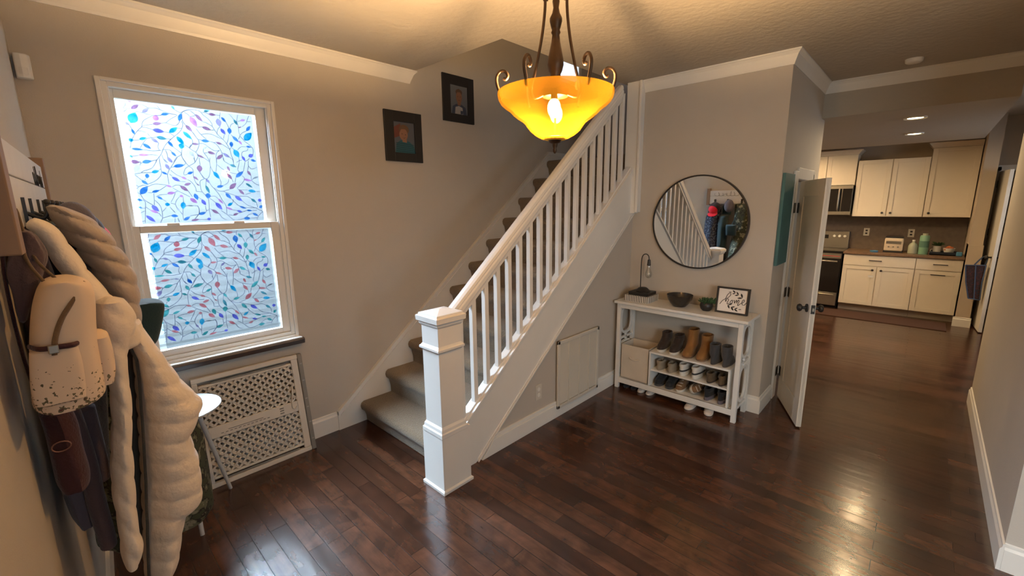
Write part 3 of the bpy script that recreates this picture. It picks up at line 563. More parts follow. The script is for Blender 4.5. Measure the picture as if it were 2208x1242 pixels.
# ------------------------------------------------------------------ vent and outlet on the stair panel
vt = thing('return_air_vent', 'white louvred return air vent low on the stair wall', 'vent', (2.88, 1.985, .06))
VX0, VX1, VZ0, VZ1 = 2.598, 3.185, .075, .64
vf = MB().box(VX0, VX0+.028, 1.970, 1.986, VZ0, VZ1).box(VX1-.028, VX1, 1.970, 1.986, VZ0, VZ1).box(VX0, VX1, 1.970, 1.986, VZ0, VZ0+.028).box(VX0, VX1, 1.970, 1.986, VZ1-.028, VZ1)
obj('frame', vf, 'vent', vt, bevel=.003)
for i in (1, 2, 3): obj('mullion', MB().box(VX0+(VX1-VX0)*i/4-.005, VX0+(VX1-VX0)*i/4+.005, 1.971, 1.984, VZ0+.02, VZ1-.02), 'vent', vt)
lv = MB(); z = VZ0+.036
while z < VZ1-.034: lv.prism([(1.974, z), (1.975, z+.0015), (1.984, z+.011), (1.984, z+.009)], 'x', VX0+.02, VX1-.02); z += .0125
obj('louvres', lv, 'vent', vt)
obj('backing', MB().box(VX0+.02, VX1-.02, 1.984, 1.988, VZ0+.02, VZ1-.02), 'vent', vt)
ot = thing('wall_outlet', 'white duplex outlet on the stair wall left of the vent', 'outlet', (2.395, 2.0, .22))
obj('cover_plate', MB().box(2.360, 2.430, 1.998, 2.0035, .225, .345), 'vent', ot, bevel=.002)
for zz in (.262, .308): obj('socket', MB().lathe([(.001, -.0025), (.015, -.0025), (.016, 0), (.001, 0)], (2.395, 1.998, zz), 16, ax='y'), 'trim', ot)
# ------------------------------------------------------------------ framed portraits
def portrait(name, label, x0, x1, z0, z1, kind, mats):
    t = thing(name, label, 'picture', ((x0+x1)/2, YA-.01, z0), 'framed portraits above the stairs')
    px0, px1, pz0, pz1 = x0+(x1-x0)*.235, x1-(x1-x0)*.20, z0+(z1-z0)*.18, z1-(z1-z0)*.205
    y0, y1 = YA-.018, YA-.001
    f = MB().box(x0, px0, y0, y1, z0, z1).box(px1, x1, y0, y1, z0, z1).box(px0, px1, y0, y1, z0, pz0).box(px0, px1, y0, y1, pz1, z1)
    obj('frame', f, 'black', t, bevel=.002)
    m = MB(); W_, H_ = px1-px0, pz1-pz0
    def poly(pts, mi, d): m.add([(px0+a*W_, YA-.006-d*.0004, pz0+b*H_) for a, b in pts], [tuple(range(len(pts)))], mi)
    def ell(cx, cz, rx, rz, mi, d): poly([(cx+rx*math.cos(i*PI/12), cz+rz*math.sin(i*PI/12)) for i in range(24)], mi, d)
    poly([(0, 0), (1, 0), (1, 1), (0, 1)], 0, 0)
    if kind == 0:
        poly([(0, .45), (.3, .55), (.35, .95), (.1, .85), (0, .8)], 4, 1)
        poly([(.06, 0), (.12, .3), (.3, .40), (.45, .42), (.75, .38), (.95, .25), (1, .1), (1, 0)], 1, 2)
        for i in range(5): poly([(.1, .05+i*.065), (.97, .03+i*.06), (.97, .045+i*.06), (.1, .07+i*.065)], 5, 3)
        poly([(.40, .36), (.62, .34), (.60, .5), (.42, .5)], 2, 4)
        ell(.47, .60, .20, .19, 2, 5); ell(.50, .76, .24, .16, 3, 4.5); poly([(.30, .66), (.35, .77), (.62, .78), (.68, .66), (.72, .8), (.5, .9), (.3, .85)], 3, 6)
        ell(.40, .62, .022, .014, 6, 7); ell(.56, .60, .022, .014, 6, 7); poly([(.40, .51), (.48, .49), (.57, .52), (.49, .475)], 6, 7)
    else:
        poly([(.08, 0), (.15, .27), (.35, .36), (.65, .36), (.88, .27), (.95, 0)], 1, 2)
        poly([(.26, 0), (.30, .25), (.5, .30), (.70, .25), (.74, 0)], 5, 3); poly([(.58, .02), (.72, .02), (.72, .14), (.58, .14)], 1, 3.5)
        poly([(.42, .32), (.60, .32), (.60, .5), (.42, .5)], 2, 4)
        ell(.51, .60, .17, .20, 2, 5); ell(.51, .78, .19, .10, 3, 4.5); poly([(.34, .68), (.40, .78), (.62, .78), (.68, .68), (.66, .85), (.5, .9), (.36, .85)], 3, 6)
        ell(.44, .62, .02, .013, 6, 7); ell(.58, .62, .02, .013, 6, 7); poly([(.44, .51), (.51, .495), (.58, .51), (.51, .48)], 6, 7)
    obj('photograph', m, mats, t)
skin = mat('print_skin', (.30, .15, .09), .5); hair = mat('print_hair', (.15, .085, .045), .5); eye = mat('print_dark', (.05, .03, .02), .5)
portrait('portrait_frame', 'lower black framed portrait of a smiling child in a teal striped shirt', 1.883, 2.223, 2.036, 2.416, 0,
         [mat('print_blue_grey', (.10, .11, .13), .5), mat('print_teal', (.02, .10, .13), .5), skin, hair, mat('print_red', (.17, .05, .035), .5), mat('print_stripe', (.012, .04, .06), .5), eye])
portrait('portrait_frame', 'higher black framed portrait of a child in a white and blue raglan shirt', 2.456, 2.804, 2.403, 2.784, 1,
         [mat('print_grey', (.13, .14, .16), .5), mat('print_navy', (.04, .055, .09), .5), mat('print_skin_b', (.22, .11, .065), .5), mat('print_hair_b', (.10, .06, .04), .5), eye, mat('print_white', (.36, .34, .33), .5), eye])
# ------------------------------------------------------------------ round mirror
t = thing('round_mirror', 'large round wall mirror with thin black metal rim', 'mirror', (XM, 1.397, 1.135))
obj('mirror_rim', (lambda m: m.loft([[(XM-.001, 1.397+.395*math.cos(a*PI/48), 1.527+.388*math.sin(a*PI/48)) for a in range(96)], [(XM-.028, 1.397+.395*math.cos(a*PI/48), 1.527+.388*math.sin(a*PI/48)) for a in range(96)], [(XM-.028, 1.397+.383*math.cos(a*PI/48), 1.527+.376*math.sin(a*PI/48)) for a in range(96)], [(XM-.020, 1.397+.383*math.cos(a*PI/48), 1.527+.376*math.sin(a*PI/48)) for a in range(96)]]))(MB()), 'black', t)
obj('mirror_glass', MB().loft([[(XM-.021, 1.397+.3835*math.cos(a*PI/48), 1.527+.3765*math.sin(a*PI/48)) for a in range(96)], [(XM-.0225, 1.397+.3835*math.cos(a*PI/48), 1.527+.3765*math.sin(a*PI/48)) for a in range(96)]]), 'mirror', t)
# teal sign on hall wall
t = thing('wall_sign', 'tall narrow teal wooden sign hanging on the hallway wall edge', 'sign', (3.92, YC-.01, 1.21))
obj('board', MB().box(3.775, 4.075, YC-.022, YC-.001, 1.21, 1.90), 'teal', t, bevel=.002)
# ------------------------------------------------------------------ half open passage door
dd = Vector((-.9075, -.4200, 0)); nn = Vector((.4200, -.9075, 0)); D0 = Vector((4.215, .783, 0))
def dbox(mb, s0, s1, t0, t1, z0, z1):
    vs = [tuple(D0+dd*s+nn*t_+Vector((0, 0, z))) for z in (z0, z1) for t_ in (t0, t1) for s in (s0, s1)]
    return mb.add(vs, [(0, 2, 3, 1), (4, 5, 7, 6), (0, 1, 5, 4), (2, 6, 7, 3), (0, 4, 6, 2), (1, 3, 7, 5)])
DW = .5785
d = MB(); dbox(d, 0, DW, .006, .029, .012, 1.85)
for a, b, c_, e in ((0, .115, .012, 1.85), (DW-.115, DW, .012, 1.85), (.115, DW-.115, 1.73, 1.85), (.115, DW-.115, .012, .20)): dbox(d, a, b, 0, .035, c_, e)
door = struct('door_1', d, 'door', bevel=.003, base=D0)
kb = MB()
for sgn, t0 in ((-1, 0), (1, .035)):
    p = D0+dd*.515+nn*t0+Vector((0, 0, .925))
    kb.tube([p, p+nn*sgn*.008], .030, 20); kb.tube([p+nn*sgn*.008, p+nn*sgn*.035], .011, 12)
    kb.tube([p+nn*sgn*q for q in (.034, .040, .050, .062, .068)], [.016, .025, .029, .023, .008], 20)
struct('door_knob', kb, 'black', door, smooth=True)
pl = MB(); dbox(pl, DW-.001, DW+.002, .005, .030, .895, .960); struct('latch_plate', pl, 'black', door)
pl = MB(); dbox(pl, DW+.001, DW+.010, .011, .024, .915, .938); struct('latch_bolt', pl, 'steel', door)
for z in (.245, .945, 1.64):
    h = MB().tube([(4.222, .782, z-.04), (4.222, .782, z+.04)], .008, 10).box(4.160, 4.222, .7985, .802, z-.04, z+.04)
    dbox(h, 0, .03, -.003, 0, z-.04, z+.04)
    struct('door_hinge', h, 'black', door)
# ------------------------------------------------------------------ console table
CX0, CX1, CY0, CY1, CZ = 3.445, 3.735, .895, 1.955, .83
ct = thing('console_table', 'white console table with shoe shelves and fretwork sides under the mirror', 'console table', (3.6, 1.42, 0))
obj('table_top', MB().box(3.425, 3.738, .865, 1.975, .808, .83), 'frost_white', ct, bevel=.003)
for x in (3.45, 3.70):
    for y in (.90, 1.92): obj('leg', MB().box(x, x+.032, y, y+.035, 0, .808), 'frost_white', ct, bevel=.002)
ap = MB().box(3.452, 3.470, .935, 1.92, .765, .808).box(3.708, 3.73, .935, 1.92, .765, .808).box(3.482, 3.70, .905, .925, .775, .808).box(3.482, 3.70, 1.925, 1.945, .775, .808)
obj('apron', ap, 'frost_white', ct, bevel=.002)
obj('bottom_shelf', MB().box(3.455, 3.728, .93, 1.93, .085, .105).box(3.452, 3.468, .935, 1.92, .055, .105), 'frost_white', ct, bevel=.002)
obj('middle_shelf', MB().box(3.465, 3.728, .98, 1.615, .245, .258), 'frost_white', ct, bevel=.001)
obj('upper_shelf', MB().box(3.455, 3.728, .965, 1.63, .405, .420), 'frost_white', ct, bevel=.001)
for y in (.965, 1.615): obj('shelf_panel', MB().box(3.458, 3.728, y, y+.015, .105, .405), 'frost_white', ct)
def oval(cy_, x0, x1, z0, z1, y0, y1, m):   # stadium ring between the side legs
    n = 36; xc, zc = (x0+x1)/2, (z0+z1)/2; ex, ez = (x1-x0)/2, (z1-z0)/2; r_ = []
    def sh(kx, kz):
        o_ = []
        for i in range(n):
            a = i*2*PI/n; c_, s_ = math.cos(a), math.sin(a)
            o_.append((xc+kx*math.copysign(abs(c_)**.8, c_), zc+kz*math.copysign(abs(s_)**.55, s_)))
        return o_
    o1, o2 = sh(ex, ez), sh(ex-.022, ez-.022)
    m.loft([[(a, y0, b) for a, b in o1], [(a, y1, b) for a, b in o1], [(a, y1, b) for a, b in o2], [(a, y0, b) for a, b in o2], [(a, y0, b) for a, b in o1]], cap=False)
for y in (.905, 1.928):
    f = MB()
    for z0, z1 in ((.50, .775), (.14, .44)): oval(0, 3.485, 3.698, z0, z1, y, y+.018, f)
    f.box(3.482, 3.70, y, y+.018, .46, .48).box(3.482, 3.70, y, y+.018, .10, .12)
    f.box(3.58, 3.60, y, y+.018, .44, .50)
    obj('side_fretwork', f, 'frost_white', ct, bevel=.002)
# fabric bin
fb = thing('fabric_bin', 'cream fabric storage bin in the left bay of the console table', 'bin', (3.6, 1.77, .106))
M['bin'] = cloth('cream_bin_fabric', (.60, .52, .42), bump=.2, bscale=300)
b = MB(); x0, x1, y0, y1, z0, z1 = 3.475, 3.70, 1.642, 1.912, .107, .425
b.box(x0, x0+.006, y0, y1, z0, z1).box(x1-.006, x1, y0, y1, z0, z1).box(x0, x1, y0, y0+.006, z0, z1).box(x0, x1, y1-.006, y1, z0, z1).box(x0, x1, y0, y1, z0, z0+.006)
obj('bin_body', b, 'bin', fb, bevel=.002)
obj('bin_handle', MB().tube(bez([(x0, 1.73, .315), (x0-.012, 1.745, .305), (x0-.014, 1.777, .300), (x0-.012, 1.809, .305), (x0, 1.824, .315)], 5), .005, 8), 'bin', fb, smooth=True)
obj('bin_hem', MB().box(x0-.002, x0, y0, y1, z1-.03, z1-.026), 'bin', fb)
# lamp, tray, box, bowl, plant, home sign
T = .83
bx = thing('striped_box', 'flat black and white striped box at the left end of the console top', 'box', (3.58, 1.795, T))
M['stripewhite'] = mat('stripe_white', (.70, .66, .60), .6); M['stripeblack'] = mat('stripe_black', (.03, .028, .028), .6)
b = MB().box(3.492, 3.69, 1.683, 1.912, T, T+.055, 0)
for i in range(14):
    y = 1.690+i*.0165
    b.box(3.4915, 3.6905, y, y+.006, T+.001, T+.0555, 1)
for i in range(11):
    x = 3.502+i*.0165; b.box(x, x+.006, 1.6825, 1.9125, T+.001, T+.054, 1)
obj('box_body', b, ['stripewhite', 'stripeblack'], bx)
tag(obj('black_book', MB().box(3.515, 3.68, 1.70, 1.885, T+.056, T+.084), 'black', base=(3.6, 1.79, T+.056), bevel=.003), 'black book lying on the striped box under the desk lamp', 'book')
dl = thing('table_lamp', 'black arched table lamp with clear hanging bulb on stacked book and box', 'table lamp', (3.60, 1.79, T+.084))
obj('lamp_base', MB().lathe([(.001, 0), (.062, 0), (.064, .006), (.050, .018), (.038, .030), (.030, .034), (.001, .034)], (3.60, 1.79, T+.084), 32), 'black', dl, smooth=True)
arch = [(3.60, 1.815, .94), (3.60, 1.815, 1.05), (3.60, 1.815, 1.18), (3.60, 1.808, 1.225), (3.60, 1.79, 1.246), (3.60, 1.765, 1.247), (3.60, 1.748, 1.228), (3.60, 1.744, 1.195)]
obj('arched_stem', MB().tube(bez(arch, 5), .0045, 10), 'black', dl, smooth=True)
obj('bulb_holder', MB().lathe([(.004, .055), (.012, .05), (.014, .02), (.016, .0), (.012, -.002)], (3.60, 1.744, 1.150), 18), 'black', dl, smooth=True)
obj('clear_bulb', MB().lathe([(.012, 0), (.013, -.015), (.020, -.04), (.029, -.066), (.030, -.085), (.022, -.104), (.008, -.113), (.001, -.114)], (3.60, 1.744, 1.150), 24), 'clearglass', dl, smooth=True)
obj('filament', MB().lathe([(.003, -.01), (.006, -.05), (.010, -.075), (.008, -.09), (.001, -.092)], (3.60, 1.744, 1.150), 8), 'rubber_white', dl)
bw = MB().lathe([(.001, 0), (.050, 0), (.054, .004), (.078, .030), (.097, .062), (.106, .098), (.103, .100), (.093, .066), (.074, .036), (.050, .012), (.001, .010)], (3.59, 1.447, T), 40)
M['bowl'] = mat('dark_glazed_bowl', (.03, .024, .02), .18)
tag(obj('bowl', bw, 'bowl', base=(3.59, 1.447, T), smooth=True), 'glossy dark round bowl in the middle of the console top', 'bowl')
pp = thing('potted_succulent', 'small green succulent in a round black pot beside the home sign', 'potted plant', (3.585, 1.225, T))
obj('pot', MB().lathe([(.001, 0), (.030, 0), (.044, .016), (.050, .040), (.045, .062), (.038, .068), (.034, .060), (.001, .056)], (3.585, 1.225, T), 28), 'black', pp, smooth=True)
random.seed(4); lf = MB()
for i in range(60):
    a = random.random()*2*PI; e = random.uniform(.25, 1.35); L_ = random.uniform(.03, .058); r0 = random.uniform(0, .03)
    p = Vector((3.585+math.cos(a)*r0, 1.225+math.sin(a)*r0, T+.058)); d_ = Vector((math.cos(a)*math.cos(e), math.sin(a)*math.cos(e), math.sin(e)))
    lf.tube([p, p+d_*L_*.5, p+d_*L_*.85, p+d_*L_], [.003, .007, .005, .0008], 6)
for i in range(9):
    p = Vector((3.60, 1.175+random.uniform(-.012, .012), T+.06)); q = p+Vector((random.uniform(-.01, .02), random.uniform(-.03, .0), random.uniform(.03, .06)))
    lf.tube([p, (p+q)/2, q], [.003, .006, .001], 6)
obj('succulent_leaves', lf, 'plant', pp, smooth=True)
hs = thing('home_sign', 'black framed white sign lettered home inside a leaf wreath', 'sign', (3.62, 1.035, T))
# leans back slightly: local frame u = -y (image right), w = up and back
HO = Vector((3.585, 1.158, T+.001)); hu = Vector((0.02, -1, 0)).normalized(); hw_ = Vector((.13, 0, 1)).normalized(); hn = hw_.cross(hu)
if hn.x > 0: hn = -hn
HWd, HHt = .237, .207
def hp(u_, v_, t_=0): return tuple(HO+hu*u_+hw_*v_+hn*t_)
def hbox(m, u0, u1, v0, v1, t0, t1, mi=None):
    vs = [hp(a, b, c_) for c_ in (t0, t1) for b in (v0, v1) for a in (u0, u1)]
    return m.add(vs, [(0, 2, 3, 1), (4, 5, 7, 6), (0, 1, 5, 4), (2, 6, 7, 3), (0, 4, 6, 2), (1, 3, 7, 5)], mi)
m = MB(); q = .014
for a in ((0, HWd, 0, q), (0, HWd, HHt-q, HHt), (0, q, q, HHt-q), (HWd-q, HWd, q, HHt-q)): hbox(m, *a, -.028, .004)
obj('frame', m, 'ink', hs, bevel=.001)
m = MB(); hbox(m, q, HWd-q, q, HHt-q, -.015, -.006); obj('panel', m, 'paper', hs)
def sg(x, y):
    yy = y-(x-325)*.118; u_ = (x-300+(yy-235)*.06)/790; v_ = 1-(yy-235)/600
    return q+u_*(HWd-2*q), q+v_*(HHt-2*q)
m = MB()
def stroke(pts, w0=.0016):
    P = bez([(*sg(a, b), 0) for a, b in pts], 5); vs = []; fs = []
    for i, p in enumerate(P):
        d_ = (P[min(i+1, len(P)-1)]-P[max(i-1, 0)]).normalized(); w_ = w0*(1+.5*abs(d_.y)); n_ = Vector((-d_.y, d_.x, 0))*w_
        vs += [hp((p+n_).x, (p+n_).y, -.0052), hp((p-n_).x, (p-n_).y, -.0052)]
    m.add(vs, [(2*i, 2*i+1, 2*i+3, 2*i+2) for i in range(len(P)-1)])
stroke([(335, 660), (400, 575), (470, 530), (560, 490), (620, 430), (625, 388), (600, 372), (550, 400), (510, 470), (490, 550), (497, 600)])
stroke([(497, 600), (525, 535), (560, 520), (572, 565), (545, 615), (545, 665), (600, 635)])
stroke([(665, 560), (625, 600), (630, 650), (668, 640), (688, 590), (660, 562), (725, 572)])
stroke([(735, 560), (742, 640), (765, 600), (795, 560), (802, 600), (800, 645)])
stroke([(800, 640), (820, 590), (852, 553), (862, 600), (835, 660), (838, 705), (895, 655)])
stroke([(895, 655), (960, 630), (1003, 590), (990, 550), (955, 580), (940, 640), (965, 685), (1010, 688), (1050, 640), (1072, 628)])
def leafs(x1, y1, x2, y2, wd=.32):
    a = Vector((*sg(x1, y1), 0)); b = Vector((*sg(x2, y2), 0)); d_ = b-a; n_ = Vector((-d_.y, d_.x, 0))*wd; r1, r2 = [], []
    for i in range(1, 6):
        t_ = i/6; k_ = math.sin(PI*t_)*.5; r1.append(a+d_*t_+n_*k_); r2.append(a+d_*t_-n_*k_)
    R_ = [a]+r1+[b]+r2[::-1]; m.add([hp(p.x, p.y, -.0053) for p in R_], [tuple(range(len(R_)))])
for a in ((560, 345, 655, 352, .25), (670, 300, 755, 372, .4), (660, 398, 755, 378), (775, 340, 842, 425, .4), (730, 440, 845, 425), (905, 385, 948, 505, .4), (805, 508, 950, 505), (560, 680, 615, 785, .4), (565, 690, 690, 650), (650, 735, 728, 838, .4), (655, 745, 770, 735), (742, 795, 842, 858, .4), (745, 795, 842, 762), (850, 803, 945, 806, .25)): leafs(*a)
obj('lettering', m, 'ink', hs)
# ------------------------------------------------------------------ shoes
def shoe(label, cx, cy, z, L, Wd, prof, up, sole, heading=PI, soleh=.022, laces=None, group=None, tilt=0, band=None, toecap=None):
    # local frame: heel at x=0, toe at x=L; heading rotates it, cy is the centre line
    t = thing('boot' if prof[-1][0] > .13 else 'shoe', label, 'shoe', (cx, cy, z), group)
    t.rotation_euler = (tilt, 0, heading)
    n = 24
    def ring(zz, xh, xf, w_, k=1.0):
        r = []; c_ = (xh+xf)/2; h_ = (xf-xh)/2
        for i in range(n):
            a = i*2*PI/n; ca, sa = math.cos(a), math.sin(a)
            fx = c_+h_*math.copysign(abs(ca)**.85, ca)
            ww = w_*(.82+.22*ca if (xf-xh) > L*.6 else 1)
            r.append((fx, ww*math.copysign(abs(sa)**.8, sa), zz))
        return r
    def part(name, rings, m, cap=True):
        mb = MB().loft(rings, cap); me = obj(name, mb, m, None, smooth=True); me.parent = t; me.location = (0, 0, 0); return me
    part('sole', [ring(0, .004, L-.008, Wd*.94), ring(.004, 0, L-.002, Wd), ring(soleh, 0, L, Wd*1.02), ring(soleh+.002, .004, L-.006, Wd*.95)], sole)
    P = [(soleh*.8, .002, L-.004, Wd*.97)]+[(soleh+a, b, c_, w_) for a, b, c_, w_ in prof]
    rs = [ring(*p) for p in P]; zt, xh, xf, w_ = P[-1]
    rs += [ring(zt+.002, xh+.004, xf-.004, w_-.004), ring(zt-.004, xh+.007, xf-.007, w_-.007), ring(max(zt-.03, .03), xh+.008, xf-.008, w_-.009)]
    part('upper', rs, up)
    if laces:
        mb = MB()
        for i in range(5):
            f_ = i/4; k_ = 1+int(f_*(len(prof)-2)); a, b, c_, w2 = prof[min(k_, len(prof)-1)]
            xx = c_-.004-.004*i; zz = soleh+a+.002
            mb.tube([(xx-.012, -w2*.55, zz), (xx, 0, zz+.006), (xx-.012, w2*.55, zz)], .0022, 6)
        part_ = obj('laces', mb, laces, None, smooth=True); part_.parent = t; part_.location = (0, 0, 0)
    if band:
        b0, b1, bm_ = band
        part('stripe', [ring(b0, -.0015, L*.9, Wd*1.03), ring(b1, -.0015, L*.88, Wd*1.03)], bm_, True)
    return t
def low(L, W_): return [(.012, .000, L*.985, W_*.96), (.030, .002, L*.93, W_*.93), (.042, .004, L*.80, W_*.86), (.052, .006, L*.62, W_*.76), (.062, .006, L*.50, W_*.68), (.070, .006, L*.45, W_*.64)]
def high(L, W_, H_): return [(.012, .000, L*.985, W_*.97), (.034, .002, L*.93, W_*.95), (.055, .004, L*.76, W_*.90), (.075, .008, L*.62, W_*.86), (.10, .010, L*.55, W_*.82), (H_*.8, .008, L*.54, W_*.86), (H_, .004, L*.55, W_*.88)]
lea = lambda n, c, r=.6: M.setdefault(n, cloth(n, c, var=.25, bump=.2, bscale=90, rough=r))
lea('dark_brown_leather', (.035, .022, .016)); lea('tan_suede', (.23, .105, .028)); lea('grey_suede', (.052, .050, .052)); lea('beige_canvas', (.27, .22, .16))
lea('white_leather', (.60, .57, .52)); lea('brown_suede', (.10, .065, .034)); lea('black_leather', (.016, .016, .018)); lea('tan_leather', (.19, .105, .05)); lea('dark_sole', (.05, .042, .036)); lea('rose_white', (.62, .55, .50))
XT, XH = 3.715, 3.475     # toe-out shoes: heel at the back; heel-out shoes: heel at the front
def toe_out(label, y, z, L, W_, prof, up, sole, **k): return shoe(label, min(3.48+L, 3.722), y, z, L, W_, prof, up, sole, heading=PI, **k)
def heel_out(label, y, z, L, W_, prof, up, sole, **k): return shoe(label, 3.478, y, z, L, W_, prof, up, sole, heading=0, **k)
G = 'pairs of shoes on the console shelves'
Z1, Z2, Z3 = .4205, .2585, .1055
for side, y in (('left', 1.558), ('right', 1.447)):
    toe_out(f'dark brown high-top with white sole on the top shelf, {side} one of its pair', y, Z1, .225, .042, high(.225, .042, .13 if side == 'left' else .125), 'dark_brown_leather', 'rubber_white', laces='dark_brown_leather', group=G)
for side, y, hh in (('left', 1.330, .205), ('right', 1.215, .175)):
    toe_out(f'tall tan suede boot on the top shelf, {side} one of its pair', y, Z1, .23, .048, high(.23, .048, hh), 'tan_suede', 'tan_leather', group=G, soleh=.016)
for side, y in (('left', 1.113), ('right', 1.023)):
    heel_out(f'grey ankle boot on the top shelf, {side} one of its pair', y, Z1, .215, .040, [(.01, .0, .21, .038), (.04, .0, .18, .037), (.07, .002, .12, .036), (.13, .0, .115, .037), (.150, -.002, .11, .038)], 'grey_suede', 'dark_sole', group=G, soleh=.014)
for side, y in (('left', 1.555), ('right', 1.455)):
    heel_out(f'beige canvas shoe on the middle shelf, {side} one of its pair', y, Z2, .22, .043, low(.22, .043), 'beige_canvas', 'beige_canvas', group=G, soleh=.010)
for side, y in (('left', 1.355), ('right', 1.250)):
    heel_out(f'white sneaker with black heel stripe on the middle shelf, {side} one of its pair', y, Z2, .22, .046, low(.22, .046), 'white_leather', 'rubber_white', group=G, band=(.040, .052, 'black_leather'), soleh=.030)
for side, y in (('left', 1.130), ('right', 1.040)):
    heel_out(f'brown suede shoe on the middle shelf, {side} one of its pair', y, Z2, .22, .042, low(.22, .042), 'brown_suede', 'dark_brown_leather', group=G, soleh=.012)
for side, y in (('left', 1.562), ('right', 1.462)):
    toe_out(f'black sneaker with grey sole on the bottom shelf, {side} one of its pair', y, Z3, .22, .043, low(.22, .043), 'black_leather', 'grey_suede', laces='black_leather', group=G)
toe_out('tan shoe with white sole standing upright on the bottom shelf', 1.372, Z3, .22, .042, low(.22, .042), 'tan_leather', 'rubber_white', laces='rubber_white', group=G)
shoe('tan shoe with white sole lying tipped on its side on the bottom shelf', 3.70, 1.272, Z3+.042, .22, .042, low(.22, .042), 'tan_leather', 'rubber_white', heading=PI, tilt=math.radians(-62), laces='rubber_white', group=G)
for side, y in (('left', 1.140), ('right', 1.035)):
    heel_out(f'black shoe with pale sole on the bottom shelf, {side} one of its pair', y, Z3, .22, .043, low(.22, .043), 'black_leather', 'lilac', group=G, soleh=.03)
F = 'shoes on the floor under the console table'
for side, y in (('left', 1.870), ('right', 1.795)):
    shoe(f'small black shoe with white dots under the fabric bin, {side} one of its pair', 3.655, y, 0, .17, .033, [(.01, 0, .166, .032), (.022, .002, .13, .030), (.030, .004, .07, .026)], 'black_leather', 'black_leather', group=F, soleh=.008, band=(.012, .018, 'rubber_white') if 0 else None)
for side, y in (('left', 1.715), ('right', 1.635)):
    shoe(f'white low shoe on the floor below the divider, {side} one of its pair', 3.655, y, 0, .19, .036, [(.01, 0, .186, .035), (.024, .002, .15, .033), (.034, .004, .09, .029)], 'rose_white', 'rubber_white', group=F, soleh=.010)
for side, y, a in (('left', 1.265, PI), ('right', 1.155, PI+.25)):
    shoe(f'white sneaker poking out under the middle of the console, {side} one of its pair', 3.66, y, 0, .24, .042, [(.008, 0, .236, .041), (.020, .002, .20, .038), (.032, .004, .13, .032), (.040, .004, .09, .028)], 'rose_white', 'rubber_white', heading=a, group=F, soleh=.010, laces='rubber_white')
# ------------------------------------------------------------------ kitchen
KX, UX, KW = 8.45, 8.72, 9.045
def shaker(name, x, y0, y1, z0, z1, parent, rail=.058, knob=None, bar=None):
    f = MB().box(x, x+.012, y0+.003, y1-.003, z0+.003, z1-.003).box(x-.008, x, y0+.003, y0+rail, z0+.003, z1-.003).box(x-.008, x, y1-rail, y1-.003, z0+.003, z1-.003)
    if z1-z0 > .22: f.box(x-.008, x, y0+rail, y1-rail, z0+.003, z0+rail).box(x-.008, x, y0+rail, y1-rail, z1-rail, z1-.003)
    else: f = MB().box(x-.008, x+.012, y0+.003, y1-.003, z0+.003, z1-.003)
    o = obj(name, f, 'cab', parent, bevel=.0015)
    if knob: obj('knob', MB().tube([(x-.008, knob[0], knob[1]), (x-.020, knob[0], knob[1]), (x-.024, knob[0], knob[1]), (x-.036, knob[0], knob[1])], [.007, .007, .016, .013], 12), 'black', o, smooth=True)
    if bar: obj('bar_handle', MB().tube([(x-.03, bar[0]-.075, bar[1]), (x-.03, bar[0]+.075, bar[1])], .006, 8).tube([(x-.03, bar[0]-.06, bar[1]), (x, bar[0]-.06, bar[1])], .004, 6).tube([(x-.03, bar[0]+.06, bar[1]), (x, bar[0]+.06, bar[1])], .004, 6), 'black', o)
    return o
def cabinet(label, y0, y1, z0, z1, x, toe=False, crown=False, group=None):
    t = thing('cabinet', label, 'cabinet', (x+.1, (y0+y1)/2, 0 if toe else z0), group)
    b = MB().box(x+.012, KW, y0, y1, z0, z1)
    obj('body', b, 'cab', t)
    if toe: obj('toe_kick', MB().box(x+.075, KW, y0, y1, 0, z0), 'wallk', t)
    if crown:
        rings = [[(x-e, y0-(e if y0 > 0 else 0), zz), (KW, y0-(e if y0 > 0 else 0), zz), (KW, y1+e, zz), (x-e, y1+e, zz)] for e, zz in ((.0, z1-.002), (.006, z1), (.012, z1+.015), (.045, z1+.055), (.05, z1+.06), (.05, z1+.07))]
        obj('crown', MB().loft(rings), 'cab', t)
    return t
c1 = cabinet('white base cabinet with one drawer and two doors beside the range', .055, .885, .105, .88, KX, True, group='kitchen cabinets')
shaker('drawer', KX, .055, .885, .715, .875, c1, bar=(.50, .80)); shaker('door', KX, .472, .885, .108, .712, c1, knob=(.52, .655)); shaker('door', KX, .055, .468, .108, .712, c1, knob=(.42, .655))
obj('child_lock', MB().box(KX-.022, KX-.008, .50, .56, .545, .575), 'trim', c1)
c2 = cabinet('narrow white base cabinet with drawer and bar handles beside the wall end', -.42, .052, .105, .88, KX, True, group='kitchen cabinets')
shaker('drawer', KX, -.42, .052, .715, .875, c2, bar=(-.20, .80)); shaker('door', KX, -.42, .052, .108, .712, c2, bar=(-.19, .655))
tag(obj('countertop', MB().box(KX-.03, KW, -.425, .895, .882, .915), 'counter', base=(KX, .23, .882), bevel=.003), 'brown speckled stone countertop over the white base cabinets', 'countertop')
c3 = cabinet('white wall cabinet with two doors over the countertop', .072, .885, 1.443, 2.285, UX, group='kitchen cabinets')
shaker('door', UX, .48, .885, 1.443, 2.285, c3, knob=(.525, 1.50)); shaker('door', UX, .072, .476, 1.443, 2.285, c3, knob=(.43, 1.50))
c4 = cabinet('taller white wall cabinet with crown at the right end of the row', -.416, .068, 1.443, 2.40, UX, crown=True, group='kitchen cabinets')
shaker('door', UX, -.416, .068, 1.443, 2.398, c4, knob=(.012, 1.50))
c5 = cabinet('white wall cabinet with crown above the microwave', .90, 1.66, 1.925, 2.385, UX, crown=True, group='kitchen cabinets')
shaker('door', UX, .90, 1.278, 1.925, 2.383, c5); shaker('door', UX, 1.282, 1.66, 1.925, 2.383, c5)
